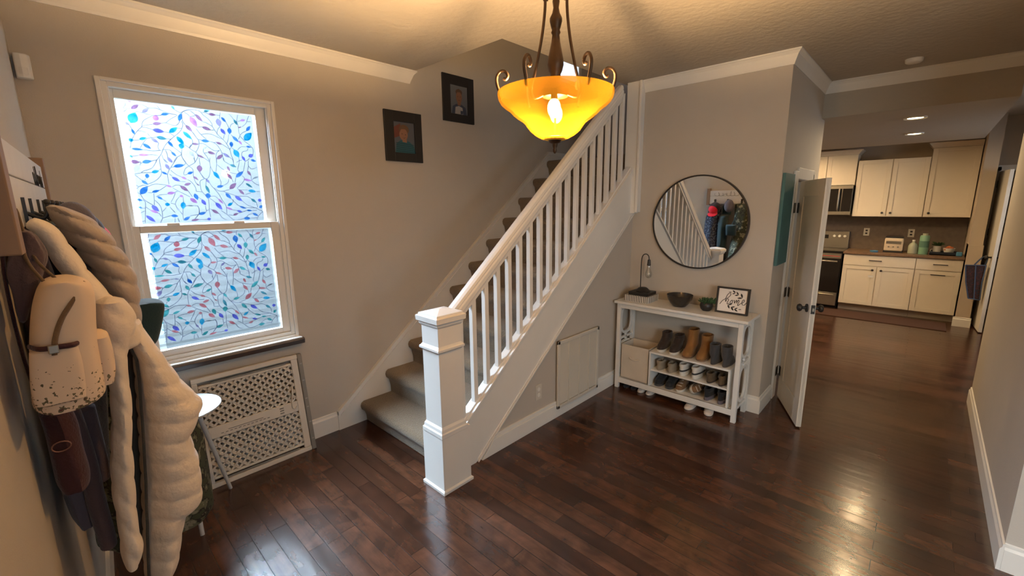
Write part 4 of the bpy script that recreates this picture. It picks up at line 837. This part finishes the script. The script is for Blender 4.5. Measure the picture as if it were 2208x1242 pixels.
c6 = cabinet('white base cabinet on the far left beyond the range', 1.67, 2.9, .105, .88, KX, True, group='kitchen cabinets')
shaker('door', KX, 1.67, 2.28, .108, .875, c6); shaker('door', KX, 2.28, 2.9, .108, .875, c6)
mw = thing('microwave', 'steel and black microwave mounted under the wall cabinet', 'microwave', (UX, 1.28, 1.46))
obj('body', MB().box(UX-.06, KW, .905, 1.655, 1.465, 1.92), 'steel', mw, bevel=.004)
obj('door_glass', MB().box(UX-.068, UX-.06, 1.04, 1.65, 1.52, 1.87), 'blackglass', mw); obj('control_panel', MB().box(UX-.066, UX-.06, .91, 1.03, 1.52, 1.87), 'blackglass', mw)
obj('handle', MB().tube(bez([(UX-.06, 1.07, 1.87), (UX-.105, 1.07, 1.84), (UX-.115, 1.07, 1.70), (UX-.105, 1.07, 1.56), (UX-.06, 1.07, 1.53)], 4), .011, 8), 'steel', mw, smooth=True)
rg = thing('range', 'steel and black kitchen range left of the white cabinets', 'range', (8.7, 1.28, 0))
obj('body', MB().box(KX, KW, .905, 1.655, .0, .905), 'blackglass', rg)
obj('oven_door', MB().box(KX-.03, KX, .915, 1.645, .27, .80), 'blackglass', rg, bevel=.004); obj('upper_panel', MB().box(KX-.032, KX, .915, 1.645, .80, .875), 'steel', rg)
obj('storage_drawer', MB().box(KX-.03, KX, .915, 1.645, .05, .255), 'steel', rg, bevel=.004)
for z in (.755, .225): obj('handle', MB().tube([(KX-.07, .95, z), (KX-.07, 1.61, z)], .011, 8).tube([(KX-.07, .97, z), (KX-.03, .97, z)], .008, 6).tube([(KX-.07, 1.59, z), (KX-.03, 1.59, z)], .008, 6), 'steel', rg, smooth=True)
obj('cooktop', MB().box(KX-.02, KW-.06, .905, 1.655, .905, .915), 'blackglass', rg)
obj('backguard', MB().box(KW-.08, KW-.005, .905, 1.655, .915, 1.19), 'steel', rg, bevel=.004); obj('display', MB().box(KW-.082, KW-.08, 1.18, 1.45, 1.07, 1.13), 'blackglass', rg)
for y in (.96, 1.03, 1.10): obj('knob', MB().tube([(KW-.08, y, 1.115), (KW-.105, y, 1.115)], .019, 14), 'frost_white', rg)
obj('oven_light', MB().box(KX-.0335, KX-.032, .93, 1.5, .832, .838), 'redled', rg)
# things on the countertop
C_ = .915
tb = thing('toaster', 'cream toaster with dark top and base on the countertop', 'toaster', (8.75, .33, C_))
M['creamenamel'] = mat('cream_enamel', (.70, .58, .43), .35)
obj('body', MB().box(8.66, 8.84, .225, .44, C_+.022, C_+.215), 'creamenamel', tb, bevel=.018); obj('base', MB().box(8.655, 8.845, .22, .445, C_, C_+.022), 'black', tb); obj('top', MB().box(8.67, 8.83, .235, .435, C_+.215, C_+.235), 'black', tb, bevel=.004)
obj('front_band', MB().box(8.655, 8.66, .25, .42, C_+.13, C_+.17), 'steel', tb)
for y in (.28, .333, .386): obj('dial', MB().tube([(8.66, y, C_+.085), (8.648, y, C_+.085)], .011, 12), 'steel', tb)
b = thing('soap_bottle', 'squat milky glass bottle with narrow neck beside the tall green bottle', 'bottle', (8.66, .125, C_))
M['milky'] = mat('milky_glass', (.42, .44, .34), .25); M['greenglass'] = mat('pale_green_plastic', (.22, .42, .30), .3); M['greenlabel'] = mat('teal_label', (.10, .22, .17), .4)
obj('bottle_body', MB().lathe([(.001, 0), (.05, 0), (.054, .01), (.054, .11), (.040, .145), (.016, .165), (.016, .18), (.001, .18)], (8.66, .115, C_), 20), 'milky', b, smooth=True)
obj('cap', MB().lathe([(.001, 0), (.017, 0), (.017, .02), (.001, .02)], (8.66, .115, C_+.18), 14), 'frost_white', b)
b = thing('tall_bottle', 'tall pale green bottle with darker band on the countertop', 'bottle', (8.66, -.01, C_))
obj('bottle_body', MB().lathe([(.001, 0), (.052, 0), (.054, .01), (.054, .25), (.046, .27), (.001, .272)], (8.66, .002, C_), 22), 'greenglass', b, smooth=True)
obj('cap', MB().lathe([(.001, 0), (.03, 0), (.03, .028), (.001, .03)], (8.66, .002, C_+.27), 16), 'milky', b, smooth=True)
obj('label', MB().lathe([(.0545, .10), (.0552, .101), (.0552, .19), (.0545, .191)], (8.66, .002, C_), 22), 'greenlabel', b)
tr = tag(obj('serving_tray', MB().box(8.62, 8.86, -.375, -.07, C_, C_+.012).box(8.62, 8.63, -.375, -.07, C_, C_+.045).box(8.85, 8.86, -.375, -.07, C_, C_+.045).box(8.63, 8.85, -.375, -.365, C_, C_+.045).box(8.63, 8.85, -.08, -.07, C_, C_+.045), 'navycloth', base=(8.74, -.22, C_)), 'dark rectangular tray at the right end of the countertop', 'tray')
mg = thing('mug', 'white mug standing in the dark tray', 'mug', (8.72, -.15, C_+.013))
obj('cup', MB().lathe([(.001, 0), (.036, 0), (.04, .008), (.042, .105), (.038, .105), (.036, .02), (.001, .018)], (8.72, -.14, C_+.013), 20), 'frost_white', mg, smooth=True)
obj('handle', MB().tube(bez([(8.72, -.10, .99), (8.72, -.078, .985), (8.72, -.078, .955), (8.72, -.10, .948)], 4), .005, 6), 'frost_white', mg)
tag(obj('fruit_bowl', MB().lathe([(.001, 0), (.035, 0), (.05, .03), (.064, .085), (.060, .085), (.045, .035), (.001, .012)], (8.72, -.265, C_+.013), 24), 'frost_white', base=(8.72, -.265, C_+.013), smooth=True), 'white bowl of fruit in the dark tray', 'bowl')
M['fruit'] = mat('orange_red_skin', (.55, .16, .05), .5, var=.5, vscale=20)
for i, (y, x, z, lab) in enumerate(((-.24, 8.70, .07, 'round orange red fruit at the left of the white bowl'), (-.285, 8.705, .078, 'round orange red fruit at the right of the white bowl'), (-.262, 8.75, .085, 'round orange red fruit at the back of the white bowl'))):
    tag(obj('fruit', MB().ball((x, y, C_+.013+z), .030, 14, 8), 'fruit', base=(x, y, C_+.06+z-.06), smooth=True), lab, 'fruit', 'fruit in the white bowl')
lf = MB(); random.seed(9)
for i in range(26):
    a = random.random()*2*PI; p = Vector((8.80, -.15, C_+.10)); q = p+Vector((math.cos(a)*.05, math.sin(a)*.07, random.uniform(.03, .08))); lf.tube([p, (p+q)/2+Vector((0, 0, .02)), q], [.003, .012, .002], 5)
hp_ = thing('potted_herb', 'small dark green potted herb at the back of the tray', 'potted plant', (8.80, -.15, C_+.013))
obj('pot', MB().lathe([(.001, 0), (.03, 0), (.036, .08), (.001, .08)], (8.80, -.15, C_+.013), 16), 'black', hp_); obj('leaves', lf, 'plant', hp_)
M['bluegel'] = mat('blue_plastic', (.10, .30, .50), .3)
tag(obj('sponge_dish', MB().lathe([(.001, 0), (.045, 0), (.055, .022), (.050, .022), (.04, .006), (.001, .006)], (8.60, .545, C_), 20), 'bluegel', base=(8.6, .545, C_)), 'small blue oval dish on the countertop near the range', 'dish')
tag(obj('soap_bar_case', MB().box(8.60, 8.68, -.40, -.34, C_, C_+.055), 'bluegel', base=(8.62, -.37, C_), bevel=.01), 'small pale blue case beside the dark tray', 'case')
for y, lab in ((.165, 'white outlet plate on the backsplash behind the glass bottle'), (.70, 'white outlet plate on the backsplash beside the range')):
    t = thing('wall_outlet', lab, 'outlet', (KW, y, 1.15), 'outlets on the kitchen backsplash')
    obj('cover_plate', MB().box(KW-.006, KW, y-.037, y+.037, 1.13, 1.25), 'vent', t, bevel=.002); obj('socket', MB().box(KW-.008, KW-.005, y-.014, y+.014, 1.155, 1.18).box(KW-.008, KW-.005, y-.014, y+.014, 1.20, 1.225), 'black', t)
tag(obj('kitchen_mat', MB().box(7.85, 8.35, -.35, 1.6, .0005, .008), mat('brown_mat', (.06, .025, .015), .9), base=(8.1, .6, .0005)), 'dark brown floor mat in front of the white base cabinets', 'mat')
# open pantry door at the right
P0 = Vector((8.645, -.60, 0)); P1 = Vector((8.02, -.640, 0)); pd = (P1-P0).normalized(); pn = Vector((-pd.y, pd.x, 0))
if pn.y > 0: pn = -pn
def pbox(mb, s0, s1, t0, t1, z0, z1):
    vs = [tuple(P0+pd*s+pn*t_+Vector((0, 0, z))) for z in (z0, z1) for t_ in (t0, t1) for s in (s0, s1)]
    return mb.add(vs, [(0, 2, 3, 1), (4, 5, 7, 6), (0, 1, 5, 4), (2, 6, 7, 3), (0, 4, 6, 2), (1, 3, 7, 5)])
d2 = struct('door_2', pbox(MB(), 0, .626, 0, .035, .012, 2.04), 'door', bevel=.003, base=P0)
kb = MB()
for sg_, t0 in ((1, .035), (-1, 0)):
    p = P0+pd*.565+pn*t0+Vector((0, 0, .97)); kb.tube([p, p+pn*sg_*.035], .011, 10); kb.tube([p+pn*sg_*q_ for q_ in (.034, .042, .056, .066)], [.016, .028, .026, .01], 16)
struct('door_knob', kb, 'black', d2, smooth=True)
for z in (.25, 1.26, 1.88):
    struct('door_hinge', MB().tube([(8.652, -.592, z-.045), (8.652, -.592, z+.045)], .009, 8).box(8.60, 8.65, -.600, -.596, z-.045, z+.045), 'black', d2)
struct('trim_8', MB().box(8.642, 8.66, -.612, -.558, 0, 2.10).box(8.642, 8.66, -1.38, -1.30, 0, 2.10).box(8.642, 8.66, -1.38, -.558, 2.05, 2.12), 'trim')
bg = thing('hanging_bag', 'dark patterned bag with blue piping hanging on the open pantry door', 'bag', (8.12, -.55, .42))
M['bagcloth'] = patterned('dark_red_print', (.03, .015, .018), [(.08, .02, .02), (.02, .02, .03)], 30, .5); M['bluepipe'] = cloth('blue_piping', (.06, .09, .16))
p1 = [(8.05, -.42, .86), (8.16, -.42, .85), (8.16, -.60, .87), (8.05, -.60, .87)]; p2 = [(8.07, -.50, .43), (8.12, -.50, .43), (8.12, -.605, .42), (8.07, -.605, .42)]
pm = [tuple((Vector(a)+Vector(b))/2+Vector((0, .01, 0))) for a, b in zip(p1, p2)]
obj('bag_body', MB().loft([p2, pm, p1]), 'bagcloth', bg, bevel=.01)
pp_ = MB()
for pl in ((p1[0], p1[3]), (p2[0], p2[3]), (p1[0], pm[0], p2[0]), (p1[3], pm[3], p2[3]), (tuple((Vector(p1[0])+Vector(p1[3]))/2), tuple((Vector(p2[0])+Vector(p2[3]))/2))): pp_.tube([Vector(q_)-Vector((.004, 0, 0)) for q_ in pl], .006, 6)
obj('piping', pp_, 'bluepipe', bg); obj('strap', MB().tube(bez([(8.09, -.50, .865), (8.085, -.555, .96), (8.085, -.60, .975), (8.09, -.60, .90), (8.10, -.59, .87)], 4), .008, 6), 'bluepipe', bg)
# ------------------------------------------------------------------ folded baby gate and side table below the window
gt = thing('safety_gate', 'folded plastic safety gate with lattice panels leaning below the window', 'gate', (.78, 3.0, 0))
GA = .105/.69
def gp(x, v, t=0): return (x, 2.992+GA*v+t, v*.99)
def gbox(m, x0, x1, v0, v1, t0, t1):
    vs = [gp(x, v, t) for t in (t0, t1) for v in (v0, v1) for x in (x0, x1)]
    return m.add(vs, [(0, 2, 3, 1), (4, 5, 7, 6), (0, 1, 5, 4), (2, 6, 7, 3), (0, 4, 6, 2), (1, 3, 7, 5)])
gx0, gx1 = .455, 1.098
m = MB(); gbox(m, gx0, gx1-.03, .0, .030, -.012, .012); gbox(m, gx0, gx1-.03, .660, .690, -.012, .012); gbox(m, gx0, gx0+.03, .03, .66, -.012, .012); gbox(m, gx1-.075, gx1-.032, .03, .66, -.010, .012)
gbox(m, gx0+.03, gx1-.075, .05, .066, -.008, .010); gbox(m, gx0+.03, gx1-.075, .622, .638, -.008, .010)
obj('outer_frame', m, 'gate', gt, bevel=.004)
m = MB(); gbox(m, gx1-.030, gx1, .0, .69, -.016, .012); obj('side_rail', m, 'gatedark', gt, bevel=.006)
for v in (.08, .20, .31, .37, .50, .62): m = MB(); gbox(m, gx1-.022, gx1-.008, v, v+.006, -.019, -.016); obj('rail_bolt', m, 'steel', gt)
for v in (.6405, .038): m = MB(); gbox(m, gx0+.10, gx1-.11, v, v+.009, -.0135, -.011); obj('slot', m, 'gatedark', gt)
m = MB(); gbox(m, gx0+.03, gx1-.075, .300, .372, -.012, .010); obj('centre_bar', m, 'gate', gt, bevel=.004)
m = MB()
for i in range(3): gbox(m, .905, .93, .318+i*.016, .325+i*.016, -.0135, -.012)
gbox(m, .60, .80, .333, .336, -.0135, -.012)
for i in range(12): gbox(m, .56+i*.024, .574+i*.024, .320, .324, -.0135, -.012)
obj('latch_slots', m, 'gatedark', gt)
m = MB(); P_ = [gp(1.01, .50, -.014), gp(.99, .40, -.018), gp(.985, .34, -.018), gp(1.0, .325, -.018), gp(1.015, .34, -.016)]; m.tube(bez(P_, 4), .0035, 6); obj('hook_wire', m, 'gate', gt, smooth=True)
def lattice(v0, v1, off, t):
    m = MB(); xa, xb = gx0+.03, gx1-.075; p = .046
    for s in (1, -1):
        k = -30
        while k < 60:
            # line x = c + s*(v-v0)
            c = xa+k*p+off; k += 1
            # clip
            pts = []
            a0, a1 = v0, v1
            if s == 1: lo_, hi_ = max(v0, v0+(xa-c)), min(v1, v0+(xb-c))
            else: lo_, hi_ = max(v0, v0+(c-xb)), min(v1, v0+(c-xa))
            if hi_-lo_ < .006: continue
            A, B = (c+s*(lo_-v0), lo_), (c+s*(hi_-v0), hi_); w_ = .0038
            vs = [gp(A[0]-w_, A[1]+s*w_, t), gp(A[0]+w_, A[1]-s*w_, t), gp(B[0]+w_, B[1]-s*w_, t), gp(B[0]-w_, B[1]+s*w_, t)]
            vs += [(a, b+.005, c_) for a, b, c_ in vs]
            m.add(vs, [(0, 1, 2, 3), (7, 6, 5, 4), (0, 4, 5, 1), (1, 5, 6, 2), (2, 6, 7, 3), (3, 7, 4, 0)])
    return m
for v0, v1 in ((.066, .30), (.372, .622)):
    obj('lattice_panel', lattice(v0, v1, 0, -.006), 'gate', gt); obj('rear_lattice', lattice(v0, v1, .008, .004), 'gate', gt)
tb = thing('side_table', 'small white round side table with splayed legs beside the coats', 'table', (.34, 2.83, 0))
obj('table_top', MB().lathe([(.001, -.012), (.19, -.012), (.20, -.004), (.20, .004), (.195, .006), (.001, .004)], (.34, 2.815, .628), 44), 'tablewhite', tb, smooth=True)
for a, b in (((.545, 2.915, 0), (.42, 2.85, .62)), ((.16, 2.93, 0), (.27, 2.85, .62)), ((.33, 2.58, 0), (.34, 2.73, .62))):
    obj('leg', MB().tube([a, b], [.010, .013], 12), 'tablewhite', tb, smooth=True)
# ------------------------------------------------------------------ coat rack on the left wall
def wpl(m, y0, y1, d0, d1, z0, z1):
    P = [(leftx(y0)+d0, y0), (leftx(y0)+d1, y0), (leftx(y1)+d1, y1), (leftx(y1)+d0, y1)]
    return m.prism(P, 'z', z0, z1)
rk = thing('coat_rack', 'whitewashed plank coat rack with brown wood end posts and black hooks', 'coat rack', (leftx(2), 2.0, 1.6))
obj('plank', wpl(MB(), 1.335, 2.62, .004, .050, 1.782, 1.865), 'whitewash', rk, bevel=.002)
obj('plank', wpl(MB(), 1.335, 2.62, .004, .050, 1.655, 1.779), 'whitewash', rk, bevel=.002)
obj('end_post', wpl(MB(), 1.275, 1.335, .001, .072, 1.612, 1.856), 'wood', rk, bevel=.003); obj('end_post', wpl(MB(), 2.62, 2.665, .001, .060, 1.64, 1.90), 'wood', rk, bevel=.003)
wr = MB(); wy = 2.52; pts = []
for i in range(150):
    t_ = i/149; yy = 2.54-t_*.34
    a = 2*PI*t_*6; pts.append((leftx(yy)+.0508, yy+.022*math.sin(a), 1.80+.020*math.cos(a)+(.028 if i % 33 > 27 else 0)))
wr.tube(pts, .0016, 5); obj('lettering', wr, 'ink', rk)
for y in (1.72, 1.90, 2.14, 2.34, 2.53):
    x = leftx(y)+.05
    h = MB().box(x-.002, x+.006, y-.012, y+.012, 1.665, 1.73); h.tube(bez([(x+.004, y, 1.69), (x+.03, y, 1.675), (x+.042, y, 1.69), (x+.045, y, 1.715)], 4), .005, 8); h.ball((x+.045, y, 1.718), .008, 8, 6)
    h.tube(bez([(x+.004, y, 1.67), (x+.018, y, 1.655), (x+.026, y, 1.665)], 4), .005, 8)
    obj('hook', h, 'black', rk, smooth=True)
def panel(rows, y0, ty, n=28, quilt=0, qa=.18, slant=0, folds=0, fk=5, seed=0, steps=None, power=1.0):
    """closed hanging panel: rows (z, x_left, x_right) from the top down, thickness ty along y"""
    R_ = [Vector((a, b, c)) for a, b, c in rows]; P = bez(R_, 6 if not quilt else 9); rings = []
    N_ = len(P); r = random.Random(seed); ph = r.random()*6
    for i, p in enumerate(P):
        z, xa, xb = p; e = min(1, .25+min(i, N_-1-i)/2.5); cx, rx = (xa+xb)/2, max((xb-xa)/2, .004)*e; ty_ = (ty(z) if callable(ty) else ty)*e
        ring = []
        for k in range(n):
            a = k*2*PI/n; ca, sa = math.cos(a), math.sin(a); f = 1
            if quilt:
                q_ = abs(math.sin(PI*(z/quilt+slant*ca))); f *= 1-qa+qa*q_**.38
            if folds: f *= 1+folds*math.sin(fk*a+ph+z*5)+folds*.5*math.sin((fk+3)*a-ph*2+z*9)
            ring.append((cx+rx*f*math.copysign(abs(ca)**power, ca), y0+ty_*f*math.copysign(abs(sa)**power, sa), z))
        rings.append(ring)
    return MB().loft(rings)
def sleeve(pts, flat=1.6, quilt=0, qa=.15, sub=10, n=20):
    P = [Vector((a, b, c)) for a, b, c, d in pts]; Q_ = bez(P, sub); rr = bez([Vector((d, 0, 0)) for *_, d in pts], sub); rings = []; L_ = 0
    for i, p in enumerate(Q_):
        d_ = (Q_[min(i+1, len(Q_)-1)]-Q_[max(i-1, 0)]).normalized(); side = d_.cross(Vector((0, 1, 0))).normalized(); back = side.cross(d_)
        if i: L_ += (p-Q_[i-1]).length
        r = rr[i].x; f = 1
        if quilt: f = 1-qa+qa*abs(math.sin(PI*L_/quilt))**.38
        e = min(1, .4+min(i, len(Q_)-1-i)/3)
        rings.append([tuple(p+side*math.cos(k*2*PI/n)*r*f*e+back*math.sin(k*2*PI/n)*r*f*flat*e) for k in range(n)])
    return MB().loft(rings)
R = [(1.389, 0.082, 0.145), (1.345, 0.102, 0.156), (1.284, 0.115, 0.179), (1.223, 0.113, 0.201), (1.161, 0.108, 0.227), (1.095, 0.103, 0.261), (1.038, 0.098, 0.242), (0.997, 0.094, 0.22), (0.917, 0.087, 0.231), (0.84, 0.078, 0.231), (0.786, 0.073, 0.221), (0.758, 0.069, 0.178), (0.685, 0.061, 0.154), (0.625, 0.055, 0.139), (0.567, 0.052, 0.108), (0.514, 0.063, 0.087)]
L = [(1.478, 0.055, 0.108), (1.415, 0.045, 0.131), (1.367, 0.047, 0.118), (1.331, 0.046, 0.104), (1.28, 0.052, 0.095), (1.216, 0.049, 0.093), (1.151, 0.043, 0.087), (1.089, 0.033, 0.077), (1.023, 0.024, 0.072), (0.956, 0.017, 0.066), (0.901, 0.016, 0.061), (0.831, 0.014, 0.056), (0.772, 0.01, 0.058), (0.726, 0.013, 0.04)]
LIN = [(1.347, 0.107, 0.16), (1.2, 0.082, 0.151), (0.896, 0.047, 0.122), (0.608, 0.019, 0.089)]
SH = [(1.711, 0.003, 0.034), (1.672, 0.012, 0.094), (1.628, 0.027, 0.125), (1.584, 0.046, 0.144), (1.538, 0.065, 0.16), (1.476, 0.083, 0.17), (1.398, 0.094, 0.165), (1.319, 0.105, 0.159)]
BAND = [(-0.028, 1.55, 1.671, 0.015), (-0.001, 1.55, 1.645, 0.021), (0.021, 1.55, 1.581, 0.025), (0.045, 1.55, 1.513, 0.027), (0.067, 1.55, 1.455, 0.034), (0.09, 1.55, 1.393, 0.042), (0.105, 1.55, 1.325, 0.036)]
BP = [(1.551, -0.008, 0.021), (1.547, -0.022, 0.035), (1.538, -0.03, 0.048), (1.521, -0.038, 0.053), (1.492, -0.047, 0.052), (1.438, -0.058, 0.046), (1.383, -0.066, 0.044), (1.328, -0.073, 0.044), (1.294, -0.076, 0.042), (1.28, -0.072, 0.031), (1.274, -0.059, 0.003)]
MJ = [(1.655, -0.041, -0.028), (1.634, -0.05, -0.015), (1.595, -0.067, -0.007), (1.556, -0.076, -0.019), (1.517, -0.074, -0.032), (1.478, -0.075, -0.051), (1.446, -0.072, -0.062)]
NV = [(1.64, -0.005, 0.047), (1.578, -0.018, 0.088), (1.494, -0.03, 0.096), (1.352, -0.046, 0.092), (1.163, -0.068, 0.07), (1.05, -0.036, 0.055), (0.889, -0.018, 0.036), (0.788, -0.006, 0.022)]
MBg = [(1.241, -0.084, -0.028), (1.188, -0.08, -0.019), (1.121, -0.08, -0.018), (1.052, -0.08, -0.015), (1.016, -0.071, -0.021)]
S1 = [(-0.032, 1.55, 1.242, 0.019), (-0.021, 1.55, 1.141, 0.018), (-0.015, 1.55, 1.031, 0.019), (-0.015, 1.55, 0.92, 0.02), (-0.01, 1.55, 0.816, 0.019), (-0.009, 1.55, 0.774, 0.018)]
S2 = [(-0.002, 1.6, 1.183, 0.023), (0.004, 1.6, 1.085, 0.02), (0.007, 1.6, 0.999, 0.018), (0.006, 1.6, 0.947, 0.015)]
GL = [(1.016, -0.081, -0.016), (0.945, -0.076, -0.017), (0.872, -0.069, -0.021), (0.832, -0.057, -0.024)]
TB = [(1.341, 0.167, 0.248), (1.33, 0.155, 0.276), (1.302, 0.146, 0.277), (1.248, 0.139, 0.263), (1.194, 0.137, 0.245), (1.171, 0.144, 0.23)]
OL = [(1.273, 0.124, 0.188), (0.99, 0.1, 0.248), (0.793, 0.129, 0.312), (0.664, 0.141, 0.322), (0.551, 0.155, 0.33), (0.452, 0.158, 0.333), (0.411, 0.196, 0.303)]
GC = 'coats and bags hanging on the coat rack'
pj = thing('puffer_jacket', 'cream quilted puffer jacket hanging open on the coat rack in front', 'jacket', (.12, 1.65, .51), GC)
obj('right_front', panel(R, 1.62, .10, 32, quilt=.060, qa=.09, slant=.30, folds=.03, fk=3, seed=1), 'puffer', pj, smooth=True)
obj('left_front', panel(L, 1.50, .055, 28, quilt=.085, qa=.15, slant=.5, folds=.03, fk=3, seed=2), 'puffer', pj, smooth=True)
obj('sleeve', sleeve(BAND, 1.7, quilt=.075, qa=.2), 'puffer', pj, smooth=True)
obj('shoulder', panel(SH, 1.75, .13, 32, quilt=.060, qa=.2, slant=.5, seed=3), 'puffer_shaded', pj, smooth=True)  # part of the cream coat, painted darker as if in shade
obj('lining', panel(LIN, 1.70, .07, 20, folds=.05, seed=4), 'lining', pj, smooth=True)
obj('zip_edge', MB().tube([(a[1]+.004, 1.56, a[0]) for a in R[1:]], .004, 6), 'lining', pj, smooth=True)
# mini backpack
bk = thing('backpack', 'small cream backpack printed with flowers and a maroon band', 'backpack', (-.01, 1.40, 1.274), GC)
obj('bag_body', panel(BP, 1.365, .085, 36, power=.62), 'backpack', bk, smooth=True)
obj('front_pocket', panel([(1.424, -.060, .012), (1.38, -.066, .014), (1.33, -.071, .012), (1.292, -.070, .008)], 1.295, .022, 28, power=.6), 'backpack', bk, smooth=True)
obj('side_pocket', panel([(1.425, .030, .062), (1.38, .030, .066), (1.33, .028, .064), (1.296, .022, .056)], 1.365, .05, 24, power=.7), 'backpack', bk, smooth=True)
obj('maroon_band', MB().tube(bez([(-.060, 1.305, 1.424), (-.045, 1.273, 1.422), (-.018, 1.270, 1.421), (.006, 1.275, 1.42), (.020, 1.31, 1.42)], 4), .0055, 8, flat=.5), 'maroon', bk, smooth=True)
obj('carry_strap', MB().tube(bez([(.040, 1.325, 1.540), (.022, 1.286, 1.518), (-.004, 1.277, 1.480), (-.020, 1.274, 1.44), (-.026, 1.272, 1.405)], 5), .0065, 8, flat=.45), 'strap', bk, smooth=True)
obj('buckle', MB().box(-.034, -.018, 1.262, 1.268, 1.410, 1.428), 'steel', bk, bevel=.002)
obj('top_loop', MB().tube(bez([(-.02, 1.37, 1.545), (-.04, 1.40, 1.60), (-.04, 1.455, 1.70), (-.03, 1.45, 1.60), (.0, 1.39, 1.545)], 5), .0032, 8), 'strap', bk, smooth=True)
o = tag(obj('knit_scarf', panel(MJ, 1.475, .03, 28, folds=.12, fk=4, seed=5), 'mauve', base=(-.05, 1.38, 1.446), smooth=True), 'mauve grey scarf bunched at the near end of the coat rack', 'scarf', GC)
nv = thing('navy_jacket', 'dark navy jacket hanging behind the flowered backpack', 'jacket', (.0, 1.80, .78), GC)
obj('jacket_body', panel(NV, 1.935, .045, 30, folds=.07, fk=5, seed=6), 'navycloth', nv, smooth=True)
mh = thing('maroon_handbag', 'maroon leather handbag with metal ring hanging below the backpack', 'handbag', (-.05, 1.46, 1.01), GC)
obj('bag_body', panel([(a, b*.93, c*.93) for a, b, c in MBg], 1.46, .045, 26, folds=.05, seed=7), 'maroon', mh, smooth=True)
obj('metal_ring', MB().tube([(-.050+.016*math.cos(i*PI/8), 1.408, 1.155+.012*math.sin(i*PI/8)) for i in range(17)], .0016, 6), M.setdefault('rosemetal', mat('rose_metal', (.35, .2, .16), .35, metal=.8)), mh)
obj('bag_strap', MB().tube(bez([(-.07, 1.47, 1.23), (-.08, 1.47, 1.40), (-.075, 1.465, 1.60), (-.045, 1.46, 1.69)], 5), .007, 8, flat=.5), 'maroon', mh, smooth=True)
mc = thing('mauve_coat', 'mauve coat with two hanging sleeves below the backpack', 'coat', (-.01, 1.58, .77), GC)
obj('sleeve', sleeve(S1, 1.5), 'mauve', mc, smooth=True); obj('sleeve', sleeve(S2, 1.5), 'mauve', mc, smooth=True)
obj('coat_body', panel(GL, 1.62, .06, 26, folds=.06, seed=8), 'lilac', mc, smooth=True)
obj('coat_back', panel([(1.66, -.06, -.02), (1.5, -.075, .0), (1.25, -.08, .01), (1.0, -.08, .0), (.86, -.075, -.02)], 1.75, .07, 26, folds=.05, seed=9), 'mauve', mc, smooth=True)
tbg = thing('teal_cushion_bag', 'dark teal fabric bag sticking out past the puffer jacket', 'bag', (.2, 2.2, 1.171), GC)
obj('bag_body', panel(TB, 2.2, .07, 30, power=.55), 'tealcloth', tbg, smooth=True)
obj('bag_strap', MB().tube(bez([(.20, 2.2, 1.33), (.12, 2.16, 1.50), (.04, 2.14, 1.66), (.045, 2.14, 1.69)], 5), .006, 8), 'tealcloth', tbg, smooth=True)
cc = thing('camouflage_coat', 'long green camouflage coat hanging with its hem near the floor', 'coat', (.2, 2.12, .41), GC)
obj('coat_body', panel([(1.66, -.02, .04), (1.60, -.04, .10), (1.45, -.05, .125), (1.20, -.05, .13), (1.14, -.05, .15)]+[(a, -.03, c) for a, b, c in OL[1:-1]]+[(.42, -.01, .30)], 2.11, .11, 36, folds=.06, fk=5, seed=10), 'camo', cc, smooth=True)
cb = thing('speckled_hoodie', 'blue speckled hoodie hanging below the red cap', 'hoodie', (.05, 2.54, .6), GC)
obj('hoodie_body', panel([(1.64, -.02, .025), (1.50, -.025, .03), (1.44, -.025, .15), (1.1, -.03, .18), (.85, -.02, .17), (.66, -.02, .14)], 2.54, .10, 30, folds=.07, seed=11), 'camoblue', cb, smooth=True)
dj = thing('slate_jacket', 'plain slate jacket hanging between the speckled hoodie and camouflage coat', 'jacket', (.05, 2.37, .6), GC)
obj('jacket_body', panel([(1.66, -.03, .0), (1.50, -.035, .01), (1.44, -.03, .17), (1.1, -.03, .20), (.8, -.02, .19), (.62, -.02, .15)], 2.36, .065, 26, folds=.06, seed=12), 'tealcloth', dj, smooth=True)
cap = thing('red_cap', 'red baseball cap with dark crown hung on the coat rack', 'cap', (.16, 2.50, 1.45), GC)
M['capdark'] = cloth('dark_cap_cloth', (.03, .02, .022))
obj('cap_crown', MB().ball((.10, 2.50, 1.60), (.07, .085, .085), 20, 12), 'capdark', cap, smooth=True)
obj('cap_front', MB().ball((.125, 2.515, 1.572), (.062, .074, .070), 20, 12), 'redcap', cap, smooth=True)
obj('brim', MB().loft([[(.13+.055*math.cos(a*PI/10)*s+.02, 2.515+.072*math.sin(a*PI/10)*s, 1.505-.012*k+.035*math.cos(a*PI/10)*(-1)) for a in range(20)] for s, k in ((1, 0), (1.02, .4), (1, .9))]), 'redcap', cap, smooth=True)
gc = thing('grey_hat', 'grey knitted hat hung next to the red cap', 'hat', (.12, 2.31, 1.55), GC)
obj('hat_body', MB().ball((.075, 2.30, 1.625), (.065, .07, .10), 20, 12), 'greycap', gc, smooth=True)
